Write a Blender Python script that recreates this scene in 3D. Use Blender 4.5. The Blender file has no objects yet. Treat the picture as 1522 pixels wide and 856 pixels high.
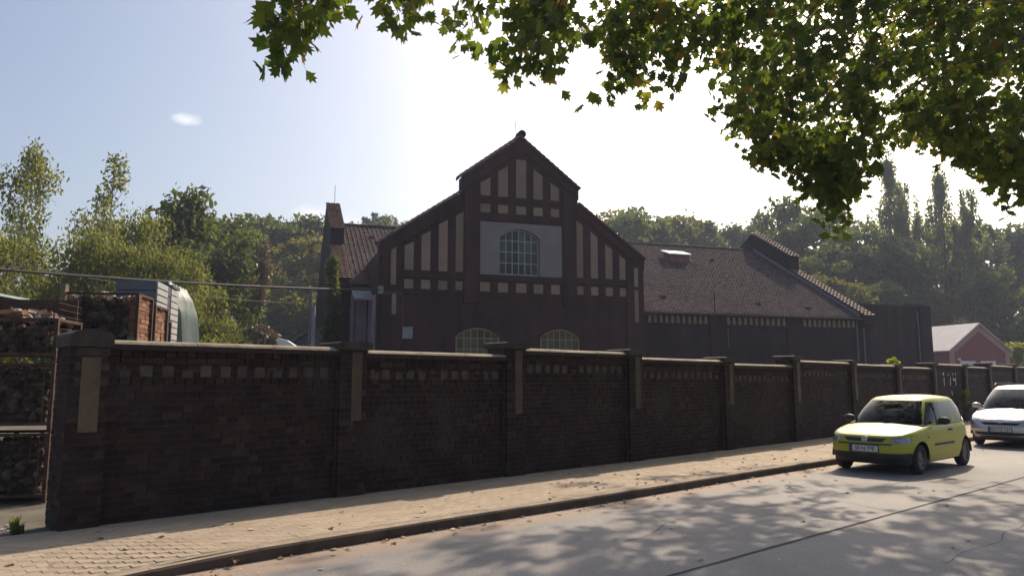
import bpy, bmesh, math, random
from mathutils import Vector, Matrix, noise
sc = bpy.context.scene
C = sc.collection
R = math.radians
HAZE = .00072
PI = math.pi
random.seed(11)
U = random.uniform

# ------------------------------------------------------------------ camera, sky, sun, exposure
cam = bpy.data.cameras.new('camera'); cam.sensor_width = 36; cam.lens = 36*1100/1522
cam.clip_start = .05; cam.clip_end = 3000
co = bpy.data.objects.new('camera', cam); C.objects.link(co)
co.location = (0, 0, 1.63); co.rotation_euler = (R(97.1), 0, 0)
sc.camera = co
SUN_EL, SUN_AZ = 39, 28                      # azimuth measured from +Y towards +X
sun = bpy.data.lights.new('sun', 'SUN'); sun.energy = 4.9; sun.angle = R(.53); sun.color = (1, .84, .65)
so = bpy.data.objects.new('sun', sun); C.objects.link(so)
so.rotation_euler = (R(90-SUN_EL), 0, R(180-SUN_AZ))
world = bpy.data.worlds.new('World'); sc.world = world; world.use_nodes = True
wn = world.node_tree.nodes; wl = world.node_tree.links
wbg = wn['Background']; wbg.inputs['Strength'].default_value = .15
sky = wn.new('ShaderNodeTexSky'); sky.sky_type = 'NISHITA'; sky.sun_disc = False
sky.sun_elevation = R(SUN_EL); sky.sun_rotation = R(SUN_AZ)
sky.dust_density = 4.2; sky.air_density = 1.0; sky.ozone_density = 1.0; sky.altitude = 80
sc.view_settings.view_transform = 'Standard'; sc.view_settings.look = 'None'
sc.view_settings.exposure = 0.0; sc.view_settings.gamma = 1

def wmath(op, a, b=None, clamp=False):
    n = wn.new('ShaderNodeMath'); n.operation = op; n.use_clamp = clamp
    for i, v in enumerate((a, b)):
        if v is None: continue
        if isinstance(v, (int, float)): n.inputs[i].default_value = v
        else: wl.new(v, n.inputs[i])
    return n.outputs[0]
wtc = wn.new('ShaderNodeTexCoord')
wno = wn.new('ShaderNodeTexNoise'); wno.inputs['Scale'].default_value = 26; wno.inputs['Detail'].default_value = 6
wl.new(wtc.outputs['Generated'], wno.inputs['Vector'])
cloud_total = None
for (cx, cy, cz, rad, amt) in ((-.391, .858, .312, .034, .62), (-.258, .94, .214, .055, .3), (-.21, .957, .2, .06, .25), (-.345, .92, .187, .045, .3)):
    s1 = wn.new('ShaderNodeVectorMath'); s1.operation = 'SUBTRACT'
    wl.new(wtc.outputs['Generated'], s1.inputs[0]); s1.inputs[1].default_value = (cx, cy, cz)
    s2 = wn.new('ShaderNodeVectorMath'); s2.operation = 'MULTIPLY'; wl.new(s1.outputs[0], s2.inputs[0]); s2.inputs[1].default_value = (1, 1, 2.0)
    s3 = wn.new('ShaderNodeVectorMath'); s3.operation = 'LENGTH'; wl.new(s2.outputs[0], s3.inputs[0])
    m = wmath('SUBTRACT', 1, wmath('DIVIDE', s3.outputs['Value'], rad), True)
    m = wmath('MULTIPLY', wmath('SUBTRACT', wmath('ADD', m, wmath('MULTIPLY', wno.outputs['Fac'], .9)), .82, True), amt*2.6, True)
    cloud_total = m if cloud_total is None else wmath('MAXIMUM', cloud_total, m)
wmix = wn.new('ShaderNodeMixRGB'); wl.new(cloud_total, wmix.inputs[0]); wl.new(sky.outputs[0], wmix.inputs[1])
wmix.inputs[2].default_value = (9.5, 9.3, 9.0, 1)
wl.new(wmix.outputs[0], wbg.inputs['Color'])

# ------------------------------------------------------------------ materials
def nmat(name):
    m = bpy.data.materials.new(name); m.use_nodes = True
    return m, m.node_tree.nodes, m.node_tree.links, m.node_tree.nodes['Principled BSDF']

def ramp(nd, lk, fac, stops):
    r = nd.new('ShaderNodeValToRGB'); e = r.color_ramp.elements
    while len(e) < len(stops): e.new(.5)
    for i, (p, c) in enumerate(stops):
        e[i].position = p; e[i].color = (*c, 1)
    lk.new(fac, r.inputs[0]); return r.outputs[0]

def randfac(nd, lk):
    g = nd.new('ShaderNodeNewGeometry'); o = nd.new('ShaderNodeObjectInfo')
    a = nd.new('ShaderNodeMath'); a.operation = 'ADD'; lk.new(g.outputs['Random Per Island'], a.inputs[0]); lk.new(o.outputs['Random'], a.inputs[1])
    f = nd.new('ShaderNodeMath'); f.operation = 'FRACT'; lk.new(a.outputs[0], f.inputs[0]); return f.outputs[0]

def tex(nd, lk, kind, scale, coord='Object', **kw):
    tc = nd.new('ShaderNodeTexCoord'); t = nd.new('ShaderNodeTex'+kind); t.inputs['Scale'].default_value = scale
    for k, v in kw.items(): t.inputs[k].default_value = v
    lk.new(tc.outputs[coord], t.inputs['Vector']); return t

def mixc(nd, lk, mode, fac, a, b):
    m = nd.new('ShaderNodeMixRGB'); m.blend_type = mode
    for i, v in enumerate((fac, a, b)):
        if isinstance(v, (int, float)): m.inputs[i].default_value = v
        elif isinstance(v, tuple): m.inputs[i].default_value = (*v, 1)
        else: lk.new(v, m.inputs[i])
    return m.outputs[0]

def plain(name, col, rough=.7, metal=0, var=.25, vs=4, bump=0, bs=40, coat=0, island=0):
    """one colour, mottled by noise (var), by piece (island) and with fine relief (bump)"""
    m, nd, lk, b = nmat(name)
    out = None
    n = tex(nd, lk, 'Noise', vs, Detail=5)
    lo = tuple(c*(1-var) for c in col); hi = tuple(min(1, c*(1+var)) for c in col)
    out = ramp(nd, lk, n.outputs['Fac'], [(.3, lo), (.7, hi)])
    if island:
        r = ramp(nd, lk, randfac(nd, lk), [(0, (1-island,)*3), (1, (1+island,)*3)])
        out = mixc(nd, lk, 'MULTIPLY', 1, out, r)
    lk.new(out, b.inputs['Base Color'])
    b.inputs['Roughness'].default_value = rough; b.inputs['Metallic'].default_value = metal
    if coat: b.inputs['Coat Weight'].default_value = coat; b.inputs['Coat Roughness'].default_value = .04
    if bump:
        n2 = tex(nd, lk, 'Noise', bs, Detail=6); bp = nd.new('ShaderNodeBump'); bp.inputs['Strength'].default_value = bump; bp.inputs['Distance'].default_value = .02
        lk.new(n2.outputs['Fac'], bp.inputs['Height']); lk.new(bp.outputs[0], b.inputs['Normal'])
    return m

def pieces(name, stops, rough=.85, nscale=9, namt=.35, bump=.4, bs=60, stain=None, spec=.3):
    """colour differs from piece to piece (bricks, pavers, tiles, stones)"""
    m, nd, lk, b = nmat(name)
    c = ramp(nd, lk, randfac(nd, lk), stops)
    n = tex(nd, lk, 'Noise', nscale, Detail=6)
    g = ramp(nd, lk, n.outputs['Fac'], [(.3, (1-namt,)*3), (.72, (1+namt,)*3)])
    c = mixc(nd, lk, 'MULTIPLY', 1, c, g)
    if stain:
        tc = nd.new('ShaderNodeNewGeometry'); n3 = nd.new('ShaderNodeTexNoise'); n3.inputs['Scale'].default_value = stain[1]; n3.inputs['Detail'].default_value = 5
        lk.new(tc.outputs['Position'], n3.inputs['Vector'])
        f = ramp(nd, lk, n3.outputs['Fac'], [(.5, (0, 0, 0)), (.72, (1, 1, 1))])
        c = mixc(nd, lk, 'MIX', f, c, stain[0])
    lk.new(c, b.inputs['Base Color']); b.inputs['Roughness'].default_value = rough; b.inputs['Specular IOR Level'].default_value = spec
    n2 = tex(nd, lk, 'Noise', bs, Detail=4); bp = nd.new('ShaderNodeBump'); bp.inputs['Strength'].default_value = bump; bp.inputs['Distance'].default_value = .01
    lk.new(n2.outputs['Fac'], bp.inputs['Height']); lk.new(bp.outputs[0], b.inputs['Normal'])
    return m

def brickwall(name, c1, c2, mortar, rough=.9):
    """brickwork too far away to show single bricks"""
    m, nd, lk, b = nmat(name)
    tc = nd.new('ShaderNodeTexCoord'); sp = nd.new('ShaderNodeSeparateXYZ'); lk.new(tc.outputs['Object'], sp.inputs[0])
    ad = nd.new('ShaderNodeMath'); ad.operation = 'ADD'; lk.new(sp.outputs[0], ad.inputs[0]); lk.new(sp.outputs[1], ad.inputs[1])
    cb = nd.new('ShaderNodeCombineXYZ'); lk.new(ad.outputs[0], cb.inputs[0]); lk.new(sp.outputs[2], cb.inputs[1])
    t = nd.new('ShaderNodeTexBrick'); lk.new(cb.outputs[0], t.inputs['Vector'])
    t.inputs['Scale'].default_value = 1; t.inputs['Brick Width'].default_value = .25; t.inputs['Row Height'].default_value = .083
    t.inputs['Mortar Size'].default_value = .009; t.inputs['Color1'].default_value = (*c1, 1); t.inputs['Color2'].default_value = (*c2, 1); t.inputs['Mortar'].default_value = (*mortar, 1)
    n = nd.new('ShaderNodeTexNoise'); n.inputs['Scale'].default_value = .55; n.inputs['Detail'].default_value = 7; lk.new(tc.outputs['Object'], n.inputs['Vector'])
    g = ramp(nd, lk, n.outputs['Fac'], [(.3, (.62, .62, .66)), (.7, (1.35, 1.3, 1.25))])
    mp = nd.new('ShaderNodeMapping'); mp.inputs['Scale'].default_value = (1.9, 1.9, .16); lk.new(tc.outputs['Object'], mp.inputs[0])
    ns = nd.new('ShaderNodeTexNoise'); ns.inputs['Scale'].default_value = 1; ns.inputs['Detail'].default_value = 6; lk.new(mp.outputs[0], ns.inputs['Vector'])
    g = mixc(nd, lk, 'MULTIPLY', 1, g, ramp(nd, lk, ns.outputs['Fac'], [(.35, (.7, .7, .72)), (.62, (1.3, 1.25, 1.22))]))
    lk.new(mixc(nd, lk, 'MULTIPLY', 1, t.outputs['Color'], g), b.inputs['Base Color']); b.inputs['Roughness'].default_value = rough
    bp = nd.new('ShaderNodeBump'); bp.inputs['Strength'].default_value = .5; bp.inputs['Distance'].default_value = .015; bp.invert = True
    lk.new(t.outputs['Fac'], bp.inputs['Height']); lk.new(bp.outputs[0], b.inputs['Normal'])
    return m

def leafmat(name, stops, trans=.45, rough=.55):
    m, nd, lk, b = nmat(name)
    c = ramp(nd, lk, randfac(nd, lk), stops)
    g = nd.new('ShaderNodeNewGeometry'); n = nd.new('ShaderNodeTexNoise'); n.inputs['Scale'].default_value = .45; n.inputs['Detail'].default_value = 3
    lk.new(g.outputs['Position'], n.inputs['Vector'])
    c = mixc(nd, lk, 'MULTIPLY', 1, c, ramp(nd, lk, n.outputs['Fac'], [(.32, (.62, .7, .66)), (.7, (1.3, 1.22, 1.1))]))
    lk.new(c, b.inputs['Base Color']); b.inputs['Roughness'].default_value = rough; b.inputs['Specular IOR Level'].default_value = .35
    t = nd.new('ShaderNodeBsdfTranslucent'); lk.new(mixc(nd, lk, 'MULTIPLY', 1, c, (2.4, 2.3, .95)), t.inputs['Color'])
    mx = nd.new('ShaderNodeMixShader'); mx.inputs[0].default_value = trans
    lk.new(b.outputs[0], mx.inputs[1]); lk.new(t.outputs[0], mx.inputs[2]); lk.new(mx.outputs[0], nd['Material Output'].inputs['Surface'])
    return m

def glassmat(name, tint, refl=.06):
    m, nd, lk, b = nmat(name)
    tr = nd.new('ShaderNodeBsdfTransparent'); tr.inputs[0].default_value = (*tint, 1)
    gl = nd.new('ShaderNodeBsdfGlossy'); gl.inputs['Roughness'].default_value = .02
    fr = nd.new('ShaderNodeFresnel'); fr.inputs['IOR'].default_value = 1.5
    ad = nd.new('ShaderNodeMath'); ad.operation = 'ADD'; lk.new(fr.outputs[0], ad.inputs[0]); ad.inputs[1].default_value = refl
    mx = nd.new('ShaderNodeMixShader'); lk.new(ad.outputs[0], mx.inputs[0]); lk.new(tr.outputs[0], mx.inputs[1]); lk.new(gl.outputs[0], mx.inputs[2])
    lk.new(mx.outputs[0], nd['Material Output'].inputs['Surface'])
    return m

M = {}
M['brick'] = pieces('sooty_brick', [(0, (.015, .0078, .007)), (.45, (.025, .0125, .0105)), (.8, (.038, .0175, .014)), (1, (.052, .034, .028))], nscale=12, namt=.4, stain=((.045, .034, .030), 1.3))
M['mortar'] = plain('sooty_mortar', (.060, .043, .036), .95, var=.35, vs=7, bump=.4)
M['coping'] = plain('weathered_coping', (.30, .25, .18), .9, var=.35, vs=3, bump=.5, bs=30)
M['coping_face'] = plain('shade_toned_coping_face', (.032, .021, .017), .95, var=.3, vs=5)  # shade of the front and underside put into the colour; the top stays pale
M['cap'] = plain('dark_cap_concrete', (.055, .042, .037), .9, var=.4, vs=5, bump=.5)
M['stone'] = plain('pale_stone', (.098, .072, .047), .85, var=.28, vs=4, bump=.3, island=.15)
M['stone_sooty'] = plain('sooty_render', (.078, .058, .045), .9, var=.35, vs=6, bump=.3, island=.14)
M['paver'] = pieces('concrete_paver', [(0, (.37, .295, .215)), (.5, (.41, .33, .245)), (1, (.45, .365, .275))], nscale=14, namt=.16, bump=.25, stain=((.33, .26, .19), .8))
M['sand'] = plain('joint_sand', (.30, .24, .175), .95, var=.3, vs=20)
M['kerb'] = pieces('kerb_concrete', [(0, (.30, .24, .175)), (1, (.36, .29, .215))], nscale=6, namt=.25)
M['kerb_face'] = plain('shade_toned_kerb_face', (.075, .055, .042), .95, var=.35, vs=4)  # street face coloured dark to stand for its shade, unlike the lit top
M['pave_far'] = plain('far_pavement', (.41, .33, .245), .95, var=.12, vs=2)
M['yard'] = plain('yard_soil', (.12, .105, .08), .97, var=.4, vs=1.5, bump=.6, bs=8)
M['grass_ground'] = plain('rough_grass_ground', (.05, .062, .028), .97, var=.45, vs=.7, bump=.6, bs=5)
M['hall_brick'] = brickwall('hall_brick', (.036, .0095, .010), (.051, .0135, .0135), (.036, .0165, .0155))
M['wing_brick'] = brickwall('wing_brick', (.027, .0125, .013), (.034, .0155, .016), (.029, .0165, .017))
M['annex_brick'] = brickwall('annex_brick', (.036, .021, .028), (.042, .025, .033), (.036, .025, .031))
M['cream'] = plain('cream_render', (.27, .19, .135), .9, var=.12, vs=1.2, island=.14)
M['greyrender'] = plain('grey_render', (.23, .205, .195), .9, var=.1, vs=.8)
M['lilac'] = plain('sky_tinted_render', (.36, .26, .31), .9, var=.2, vs=.9)  # pale plaster, with the lilac cast of the skylight mixed into its colour
M['tile'] = pieces('clay_pantile', [(0, (.075, .052, .050)), (.4, (.105, .072, .068)), (.8, (.14, .092, .083)), (1, (.065, .054, .056))], rough=.85, nscale=5, namt=.25, bump=.1, spec=.08)
M['cop_tile'] = pieces('red_coping_tile', [(0, (.13, .07, .052)), (.5, (.19, .105, .078)), (1, (.25, .155, .115))], rough=.7, nscale=7, namt=.25)
M['roof_deck'] = plain('roof_deck', (.06, .045, .04), .9)
M['zinc'] = plain('weathered_zinc', (.16, .16, .175), .6, metal=.3, var=.15)
M['sheet_grey'] = plain('grey_sheet', (.26, .26, .265), .75, var=.25, vs=2.5)
M['frame_cream'] = plain('cream_window_paint', (.30, .235, .10), .6, var=.1)
M['frame_pale'] = plain('pale_window_paint', (.42, .41, .37), .6, var=.15, vs=9)
M['pane'] = plain('old_window_glass', (.035, .05, .045), .25, var=.4, vs=1.1, island=.55)
M['pane_cream'] = plain('dusty_yellow_glass', (.085, .07, .04), .5, var=.3, vs=2, island=.4)
M['darkmetal'] = plain('dark_metal', (.04, .04, .045), .5, metal=.5)
M['rust'] = plain('rusty_steel', (.075, .042, .028), .8, metal=.2, var=.5, vs=7)
M['wood'] = plain('weathered_timber', (.20, .15, .10), .85, var=.35, vs=8)
M['vent_side'] = plain('vent_red_sheet', (.20, .085, .07), .6, var=.2)
M['vent_lid'] = plain('vent_lid_sheet', (.70, .68, .66), .6, metal=0, var=.12)
M['rubble'] = pieces('grey_rubble', [(0, (.035, .026, .021)), (.5, (.065, .048, .037)), (.85, (.10, .078, .06)), (1, (.17, .14, .115))], nscale=8, namt=.3)
M['oldbrick'] = pieces('salvaged_brick', [(0, (.17, .075, .045)), (.5, (.26, .12, .07)), (.85, (.34, .18, .115)), (1, (.33, .27, .21))], nscale=8, namt=.3)
M['paleblock'] = pieces('pale_stone_block', [(0, (.42, .36, .29)), (1, (.62, .56, .48))], nscale=8, namt=.2)
M['steelblue'] = plain('blue_grey_sheet', (.10, .11, .13), .55, metal=.2, var=.15, vs=2)
M['white_sheet'] = plain('pale_sheet', (.42, .42, .43), .55, var=.12, vs=5)
M['tarp'] = plain('teal_tarpaulin', (.075, .115, .11), .5, var=.2, vs=2.5, bump=.3, bs=9)
M['tealsheet'] = plain('teal_roof_sheet', (.17, .24, .25), .5, var=.15)
M['redwall'] = plain('red_house_wall', (.27, .095, .095), .9, var=.08, vs=.7)
M['pinktrim'] = plain('pink_house_trim', (.42, .25, .22), .85, var=.07)
M['paleroof'] = plain('pale_house_roof', (.50, .46, .45), .7, var=.1, vs=1.5)
M['badge'] = plain('badge_silver', (.62, .62, .66), .4, metal=.2)
M['white'] = plain('white_paint', (.75, .74, .72), .5, var=.06)
M['bark'] = plain('bark', (.10, .08, .06), .95, var=.4, vs=3, bump=.6, bs=9)
M['birchbark'] = plain('birch_bark', (.40, .38, .34), .9, var=.45, vs=5)
M['planebark'] = plain('plane_bark', (.12, .10, .075), .9, var=.4, vs=2.5, bump=.3)
M['cable'] = plain('cable_black', (.03, .03, .03), .7)
M['plane_leaf'] = leafmat('plane_leaf', [(0, (.042, .072, .020)), (.4, (.065, .10, .025)), (.75, (.10, .135, .03)), (.94, (.14, .15, .035)), (1, (.19, .13, .035))], .55)
G_ = lambda n, a, b, c, t=.4: leafmat(n, [(0, a), (.5, b), (1, c)], t)
M['leaf_birch'] = G_('birch_foliage', (.075, .095, .040), (.105, .12, .050), (.145, .15, .068), .55)
M['leaf_broad'] = G_('broadleaf_foliage', (.045, .07, .026), (.065, .09, .032), (.095, .115, .04), .48)
M['leaf_yellow'] = G_('yellowing_foliage', (.075, .085, .022), (.12, .12, .03), (.17, .15, .035), .45)
M['leaf_dark'] = G_('conifer_foliage', (.025, .045, .022), (.035, .055, .028), (.05, .07, .032), .2)
M['leaf_poplar'] = G_('poplar_foliage', (.10, .125, .075), (.13, .15, .09), (.16, .18, .11), .55)
M['leaf_dead'] = G_('withered_foliage', (.20, .15, .12), (.25, .19, .155), (.29, .225, .18), .08)
M['leaf_bright'] = G_('young_foliage', (.12, .16, .03), (.17, .20, .04), (.22, .23, .05), .5)
M['dryleaf'] = pieces('dry_leaf', [(0, (.24, .13, .07)), (.35, (.40, .27, .16)), (.7, (.55, .42, .28)), (1, (.66, .54, .38))], rough=.8, nscale=15, namt=.2)
M['rubber'] = plain('tyre_rubber', (.02, .02, .02), .85)
M['blackplastic'] = plain('black_plastic', (.025, .025, .027), .6)
M['interior'] = plain('grey_car_interior', (.06, .058, .055), .9)
M['rim'] = plain('wheel_rim', (.10, .10, .11), .4, metal=.6)
M['yellowpaint'] = plain('yellow_car_paint', (.40, .385, .022), .5, var=.02, vs=2, coat=.2)
M['silverpaint'] = plain('silver_car_paint', (.55, .56, .59), .32, metal=.55, var=.03, vs=2, coat=.8)
M['chrome'] = plain('chrome', (.75, .75, .78), .12, metal=1, var=.02)
M['lamp'] = plain('headlight_glass', (.30, .31, .33), .12, metal=.4, var=.25, vs=14, coat=1)
M['carglass'] = glassmat('car_glass', (.17, .19, .19), .02)
M['plate'] = plain('number_plate_white', (.62, .62, .60), .4, var=.04)
M['plateblue'] = plain('number_plate_blue', (.02, .05, .30), .4)
M['ink'] = plain('lettering_black', (.01, .01, .01), .5)
M['graffiti'] = plain('white_spray_paint', (.55, .53, .52), .7, var=.3, vs=20)
M['tar'] = plain('tar', (.055, .055, .057), 1, var=.3, vs=9)

# asphalt: grey, dusty brown within half a metre of the far kerb (mesh attribute 'kerb_dist')
m, nd, lk, b = nmat('asphalt')
at = nd.new('ShaderNodeAttribute'); at.attribute_name = 'kerb_dist'
n1 = tex(nd, lk, 'Noise', 1.1, Detail=6); n2 = tex(nd, lk, 'Noise', 130, Detail=3); n3 = tex(nd, lk, 'Noise', .28, Detail=4)
base = ramp(nd, lk, n1.outputs['Fac'], [(.3, (.215, .203, .193)), (.7, (.265, .25, .237))])
base = mixc(nd, lk, 'MULTIPLY', 1, base, ramp(nd, lk, n2.outputs['Fac'], [(.3, (.6, .6, .6)), (.7, (1.4, 1.4, 1.4))]))
base = mixc(nd, lk, 'MULTIPLY', 1, base, ramp(nd, lk, n3.outputs['Fac'], [(.35, (.82, .82, .84)), (.65, (1.12, 1.1, 1.08))]))
ds = nd.new('ShaderNodeMath'); ds.operation = 'MULTIPLY_ADD'; lk.new(n1.outputs['Fac'], ds.inputs[0]); ds.inputs[1].default_value = .75; lk.new(at.outputs['Fac'], ds.inputs[2])
f = ramp(nd, lk, ds.outputs[0], [(.0, (1, 1, 1)), (.62, (.9,)*3), (.95, (.25,)*3), (1, (.0,)*3)])
base = mixc(nd, lk, 'MIX', f, base, (.33, .245, .18))
lk.new(base, b.inputs['Base Color']); b.inputs['Roughness'].default_value = .8
bp = nd.new('ShaderNodeBump'); bp.inputs['Strength'].default_value = .35; bp.inputs['Distance'].default_value = .008
lk.new(n2.outputs['Fac'], bp.inputs['Height']); lk.new(bp.outputs[0], b.inputs['Normal'])
M['asphalt'] = m

# ------------------------------------------------------------------ building helpers
class MB:
    def __init__(s): s.v = []; s.f = []
    def add(s, vs, fs):
        o = len(s.v); s.v += [tuple(v) for v in vs]; s.f += [tuple(i+o for i in f) for f in fs]; return s
    def box(s, x0, x1, y0, y1, z0, z1, back=True, mtx=None):
        vs = [Vector(p) for p in ((x0, y0, z0), (x1, y0, z0), (x1, y1, z0), (x0, y1, z0), (x0, y0, z1), (x1, y0, z1), (x1, y1, z1), (x0, y1, z1))]
        if mtx: vs = [mtx @ v for v in vs]
        fs = [(0, 1, 5, 4), (1, 2, 6, 5), (4, 5, 6, 7), (3, 0, 4, 7), (0, 3, 2, 1)]
        if back: fs.append((2, 3, 7, 6))
        return s.add(vs, fs)
    def prism(s, pts, a0, a1, axis='y'):
        """2-D outline (x,z) pushed along y, or (y,z) along x, or (x,y) along z"""
        n = len(pts)
        P = {'y': lambda p, a: (p[0], a, p[1]), 'x': lambda p, a: (a, p[0], p[1]), 'z': lambda p, a: (p[0], p[1], a)}[axis]
        vs = [P(p, a0) for p in pts]+[P(p, a1) for p in pts]
        fs = [tuple(range(n)), tuple(range(2*n-1, n-1, -1))]+[(i, (i+1) % n, n+(i+1) % n, n+i) for i in range(n)]
        return s.add(vs, fs)
    def tube(s, pts, r, n=6, r1=None, caps=True):
        pts = [Vector(p) for p in pts]; o = len(s.v); k = len(pts)
        for i, p in enumerate(pts):
            d = (pts[min(i+1, k-1)]-pts[max(i-1, 0)]); d.normalize() if d.length > 1e-9 else None
            a = d.cross(Vector((0, 0, 1)) if abs(d.z) < .9 else Vector((1, 0, 0))); a.normalize(); b_ = d.cross(a)
            rr = r if r1 is None else r+(r1-r)*i/max(1, k-1)
            for j in range(n):
                t = 2*PI*j/n; s.v.append(tuple(p+a*(rr*math.cos(t))+b_*(rr*math.sin(t))))
        for i in range(k-1):
            for j in range(n): s.f.append((o+i*n+j, o+i*n+(j+1) % n, o+(i+1)*n+(j+1) % n, o+(i+1)*n+j))
        if caps: s.f.append(tuple(o+j for j in range(n-1, -1, -1))); s.f.append(tuple(o+(k-1)*n+j for j in range(n)))
        return s
    def lathe(s, prof, axis='y', n=28, c=(0, 0, 0)):
        o = len(s.v); k = len(prof)
        for (a, r) in prof:
            for j in range(n):
                t = 2*PI*j/n
                p = {'y': (r*math.cos(t), a, r*math.sin(t)), 'z': (r*math.cos(t), r*math.sin(t), a), 'x': (a, r*math.cos(t), r*math.sin(t))}[axis]
                s.v.append((p[0]+c[0], p[1]+c[1], p[2]+c[2]))
        for i in range(k-1):
            for j in range(n): s.f.append((o+i*n+j, o+i*n+(j+1) % n, o+(i+1)*n+(j+1) % n, o+(i+1)*n+j))
        return s
    def grid(s, rows):
        o = len(s.v); w = len(rows[0])
        for r in rows: s.v += [tuple(p) for p in r]
        for i in range(len(rows)-1):
            for j in range(w-1): s.f.append((o+i*w+j, o+i*w+j+1, o+(i+1)*w+j+1, o+(i+1)*w+j))
        return s
    def mesh(s, name, mat, smooth=False, fix=True):
        me = bpy.data.meshes.new(name); me.from_pydata(s.v, [], s.f)
        if fix and len(s.f) < 60000:
            bm = bmesh.new(); bm.from_mesh(me); bmesh.ops.recalc_face_normals(bm, faces=bm.faces); bm.to_mesh(me); bm.free()
        me.materials.append(mat)
        if smooth:
            me.polygons.foreach_set('use_smooth', [True]*len(me.polygons))
        me.update(); return me
    def build(s, name, mat, parent=None, smooth=False, fix=True, **kw):
        return link(name, s.mesh(name, mat, smooth, fix), parent, **kw)

def link(name, data, parent=None, loc=None, rot=None, scale=None, **kw):
    o = bpy.data.objects.new(name, data); C.objects.link(o)
    if parent: o.parent = parent
    if loc is not None: o.location = loc
    if rot is not None: o.rotation_euler = rot
    if scale is not None: o.scale = scale
    for k, v in kw.items(): o[k] = v
    return o

def thing(name, label, cat, loc=(0, 0, 0), rz=0, group=None):
    o = link(name, None, None, loc, (0, 0, rz)); o['label'] = label; o['category'] = cat
    if group: o['group'] = group
    return o

def tag(o, label, cat, group=None):
    o['label'] = label; o['category'] = cat
    if group: o['group'] = group
    return o

def autosmooth(me, ang=40):
    bm = bmesh.new(); bm.from_mesh(me)
    for e in bm.edges: e.smooth = len(e.link_faces) == 2 and e.calc_face_angle(0) < R(ang)
    for f in bm.faces: f.smooth = True
    bm.to_mesh(me); bm.free()

def lerp_table(tab, x):
    if x <= tab[0][0]: return tab[0][1]
    for (a, fa), (b, fb) in zip(tab, tab[1:]):
        if x <= b: return fa+(fb-fa)*(x-a)/(b-a)
    return tab[-1][1]

# ------------------------------------------------------------------ the street: frame of the boundary wall
WO = Vector((-4.75, 8.48, 0)); WA = R(43.3)
WU = Vector((math.cos(WA), math.sin(WA), 0)); WN = Vector((math.sin(WA), -math.cos(WA), 0))   # along the wall, towards the street
def W(s, t, z=0): return WO+WU*s+WN*t+Vector((0, 0, z))
ROAD = -.12
KERB = [(-60, 2.25), (0, 2.27), (2.7, 2.28), (4, 2.30), (6, 2.39), (10, 2.43), (13.6, 2.54), (22, 2.68), (30, 2.75), (120, 2.9)]
kerb_t = lambda s: lerp_table(KERB, s)
def drop(s):                                        # the kerb is let down in front of the yard gate
    x = max(0, min(1, (.75-s)/1.7)); return .085*x*x*(3-2*x)
def pave_z(s, t):
    x = max(0, min(1, (t-.5)/max(.4, kerb_t(s)-.6))); return -drop(s)*x
FAR = 9.35

ss = [-60, -40]+[-30+i*.5 for i in range(140)]+[45, 60, 90, 120]
rd = MB(); kd = []
rows = []
for s_ in ss:
    t0 = kerb_t(s_)-.02
    ts = [0, .12, .25, .4, .55, .7, .9, 1.2, 1.7, 2.5, 4, 5.5, FAR-t0]
    rows.append([W(s_, t0+q, ROAD) for q in ts]); kd += ts
rd.grid(rows)
road = rd.build('road', M['asphalt'], kind='structure')
a = road.data.attributes.new('kerb_dist', 'FLOAT', 'POINT'); a.data.foreach_set('value', kd)
# sunk tar joint between two lanes of asphalt
tb = MB()
pts = []
for i in range(60):
    k = i/59*26-4
    p = Vector((1.46, 6.98, 0))+Vector((.756, .655, 0))*k
    pts.append(p)
rows = [[(p.x-.655*w_, p.y+.756*w_, ROAD+.004) for w_ in (-.022+.01*noise.noise(p*3), .022+.01*noise.noise(p*3+Vector((7, 0, 0))))] for p in pts]
tb.grid(rows).build('road_joint', M['tar'], kind='structure')
for (cx_, cy_, az_, L_) in ((3.4, 10.6, .62, 5.5), (1.2, 8.4, .9, 2.2), (7.2, 12.4, .5, 3.5), (4.2, 7.4, .75, 4.0)):
    q_ = []
    for i in range(26):
        k = i/25*L_; w_ = .0035+.003*noise.noise(Vector((k*3, cx_, 0))); of_ = .14*noise.noise(Vector((k*1.3, cy_, 2)))+.03*noise.noise(Vector((k*6, cy_, 5)))
        q_.append([(cx_+math.cos(az_)*k-math.sin(az_)*(of_+e), cy_+math.sin(az_)*k+math.cos(az_)*(of_+e), ROAD+.004) for e in (-w_, w_)])
    MB().grid(q_).build('road_crack', M['tar'], kind='structure')
# ground sheets
g = MB(); N = 60
def hill(x, y):
    k = max(0, (y-130)/95); k = min(1, k); k = k*k*(3-2*k); return -.2+18*k+2*noise.noise(Vector((x*.02, y*.02, 0)))*k
xs = [-390+i*13 for i in range(61)]; ys = [-150+i*9 for i in range(60)]
g.grid([[(x, y, hill(x, y)) for x in xs] for y in ys]).build('ground', M['grass_ground'], kind='structure', smooth=True)
yg = MB()
yg.grid([[W(s_, t_, -.03) for s_ in (-45, -20, -5, 0, 20, 45, 80)] for t_ in (.1, -5, -20, -50)]).build('yard_ground', M['yard'], kind='structure')
pv = MB()
pv.grid([[W(s_, t_, pave_z(s_, t_)-.003) for t_ in (-.1, .6, 1.2, 1.8, kerb_t(s_)-.1)] for s_ in [-45, -20]+[-10+i*.4 for i in range(100)]])
pavement = pv.build('pavement', M['sand'], kind='structure')
pf = MB(); pf.grid([[W(s_, t_, 0.0) for t_ in (-.1, kerb_t(s_)-.1)] for s_ in (29, 40, 60, 120)]).build('far_pavement', M['pave_far'], kind='structure')
npv = MB(); npv.grid([[W(s_, t_, .0) for t_ in (FAR+.12, 14)] for s_ in (-60, 0, 60, 120)]).build('near_pavement', M['pave_far'], kind='structure')
nk = MB(); nk.box(-60, 120, -FAR-.12, -FAR, -.3, .0)
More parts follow.
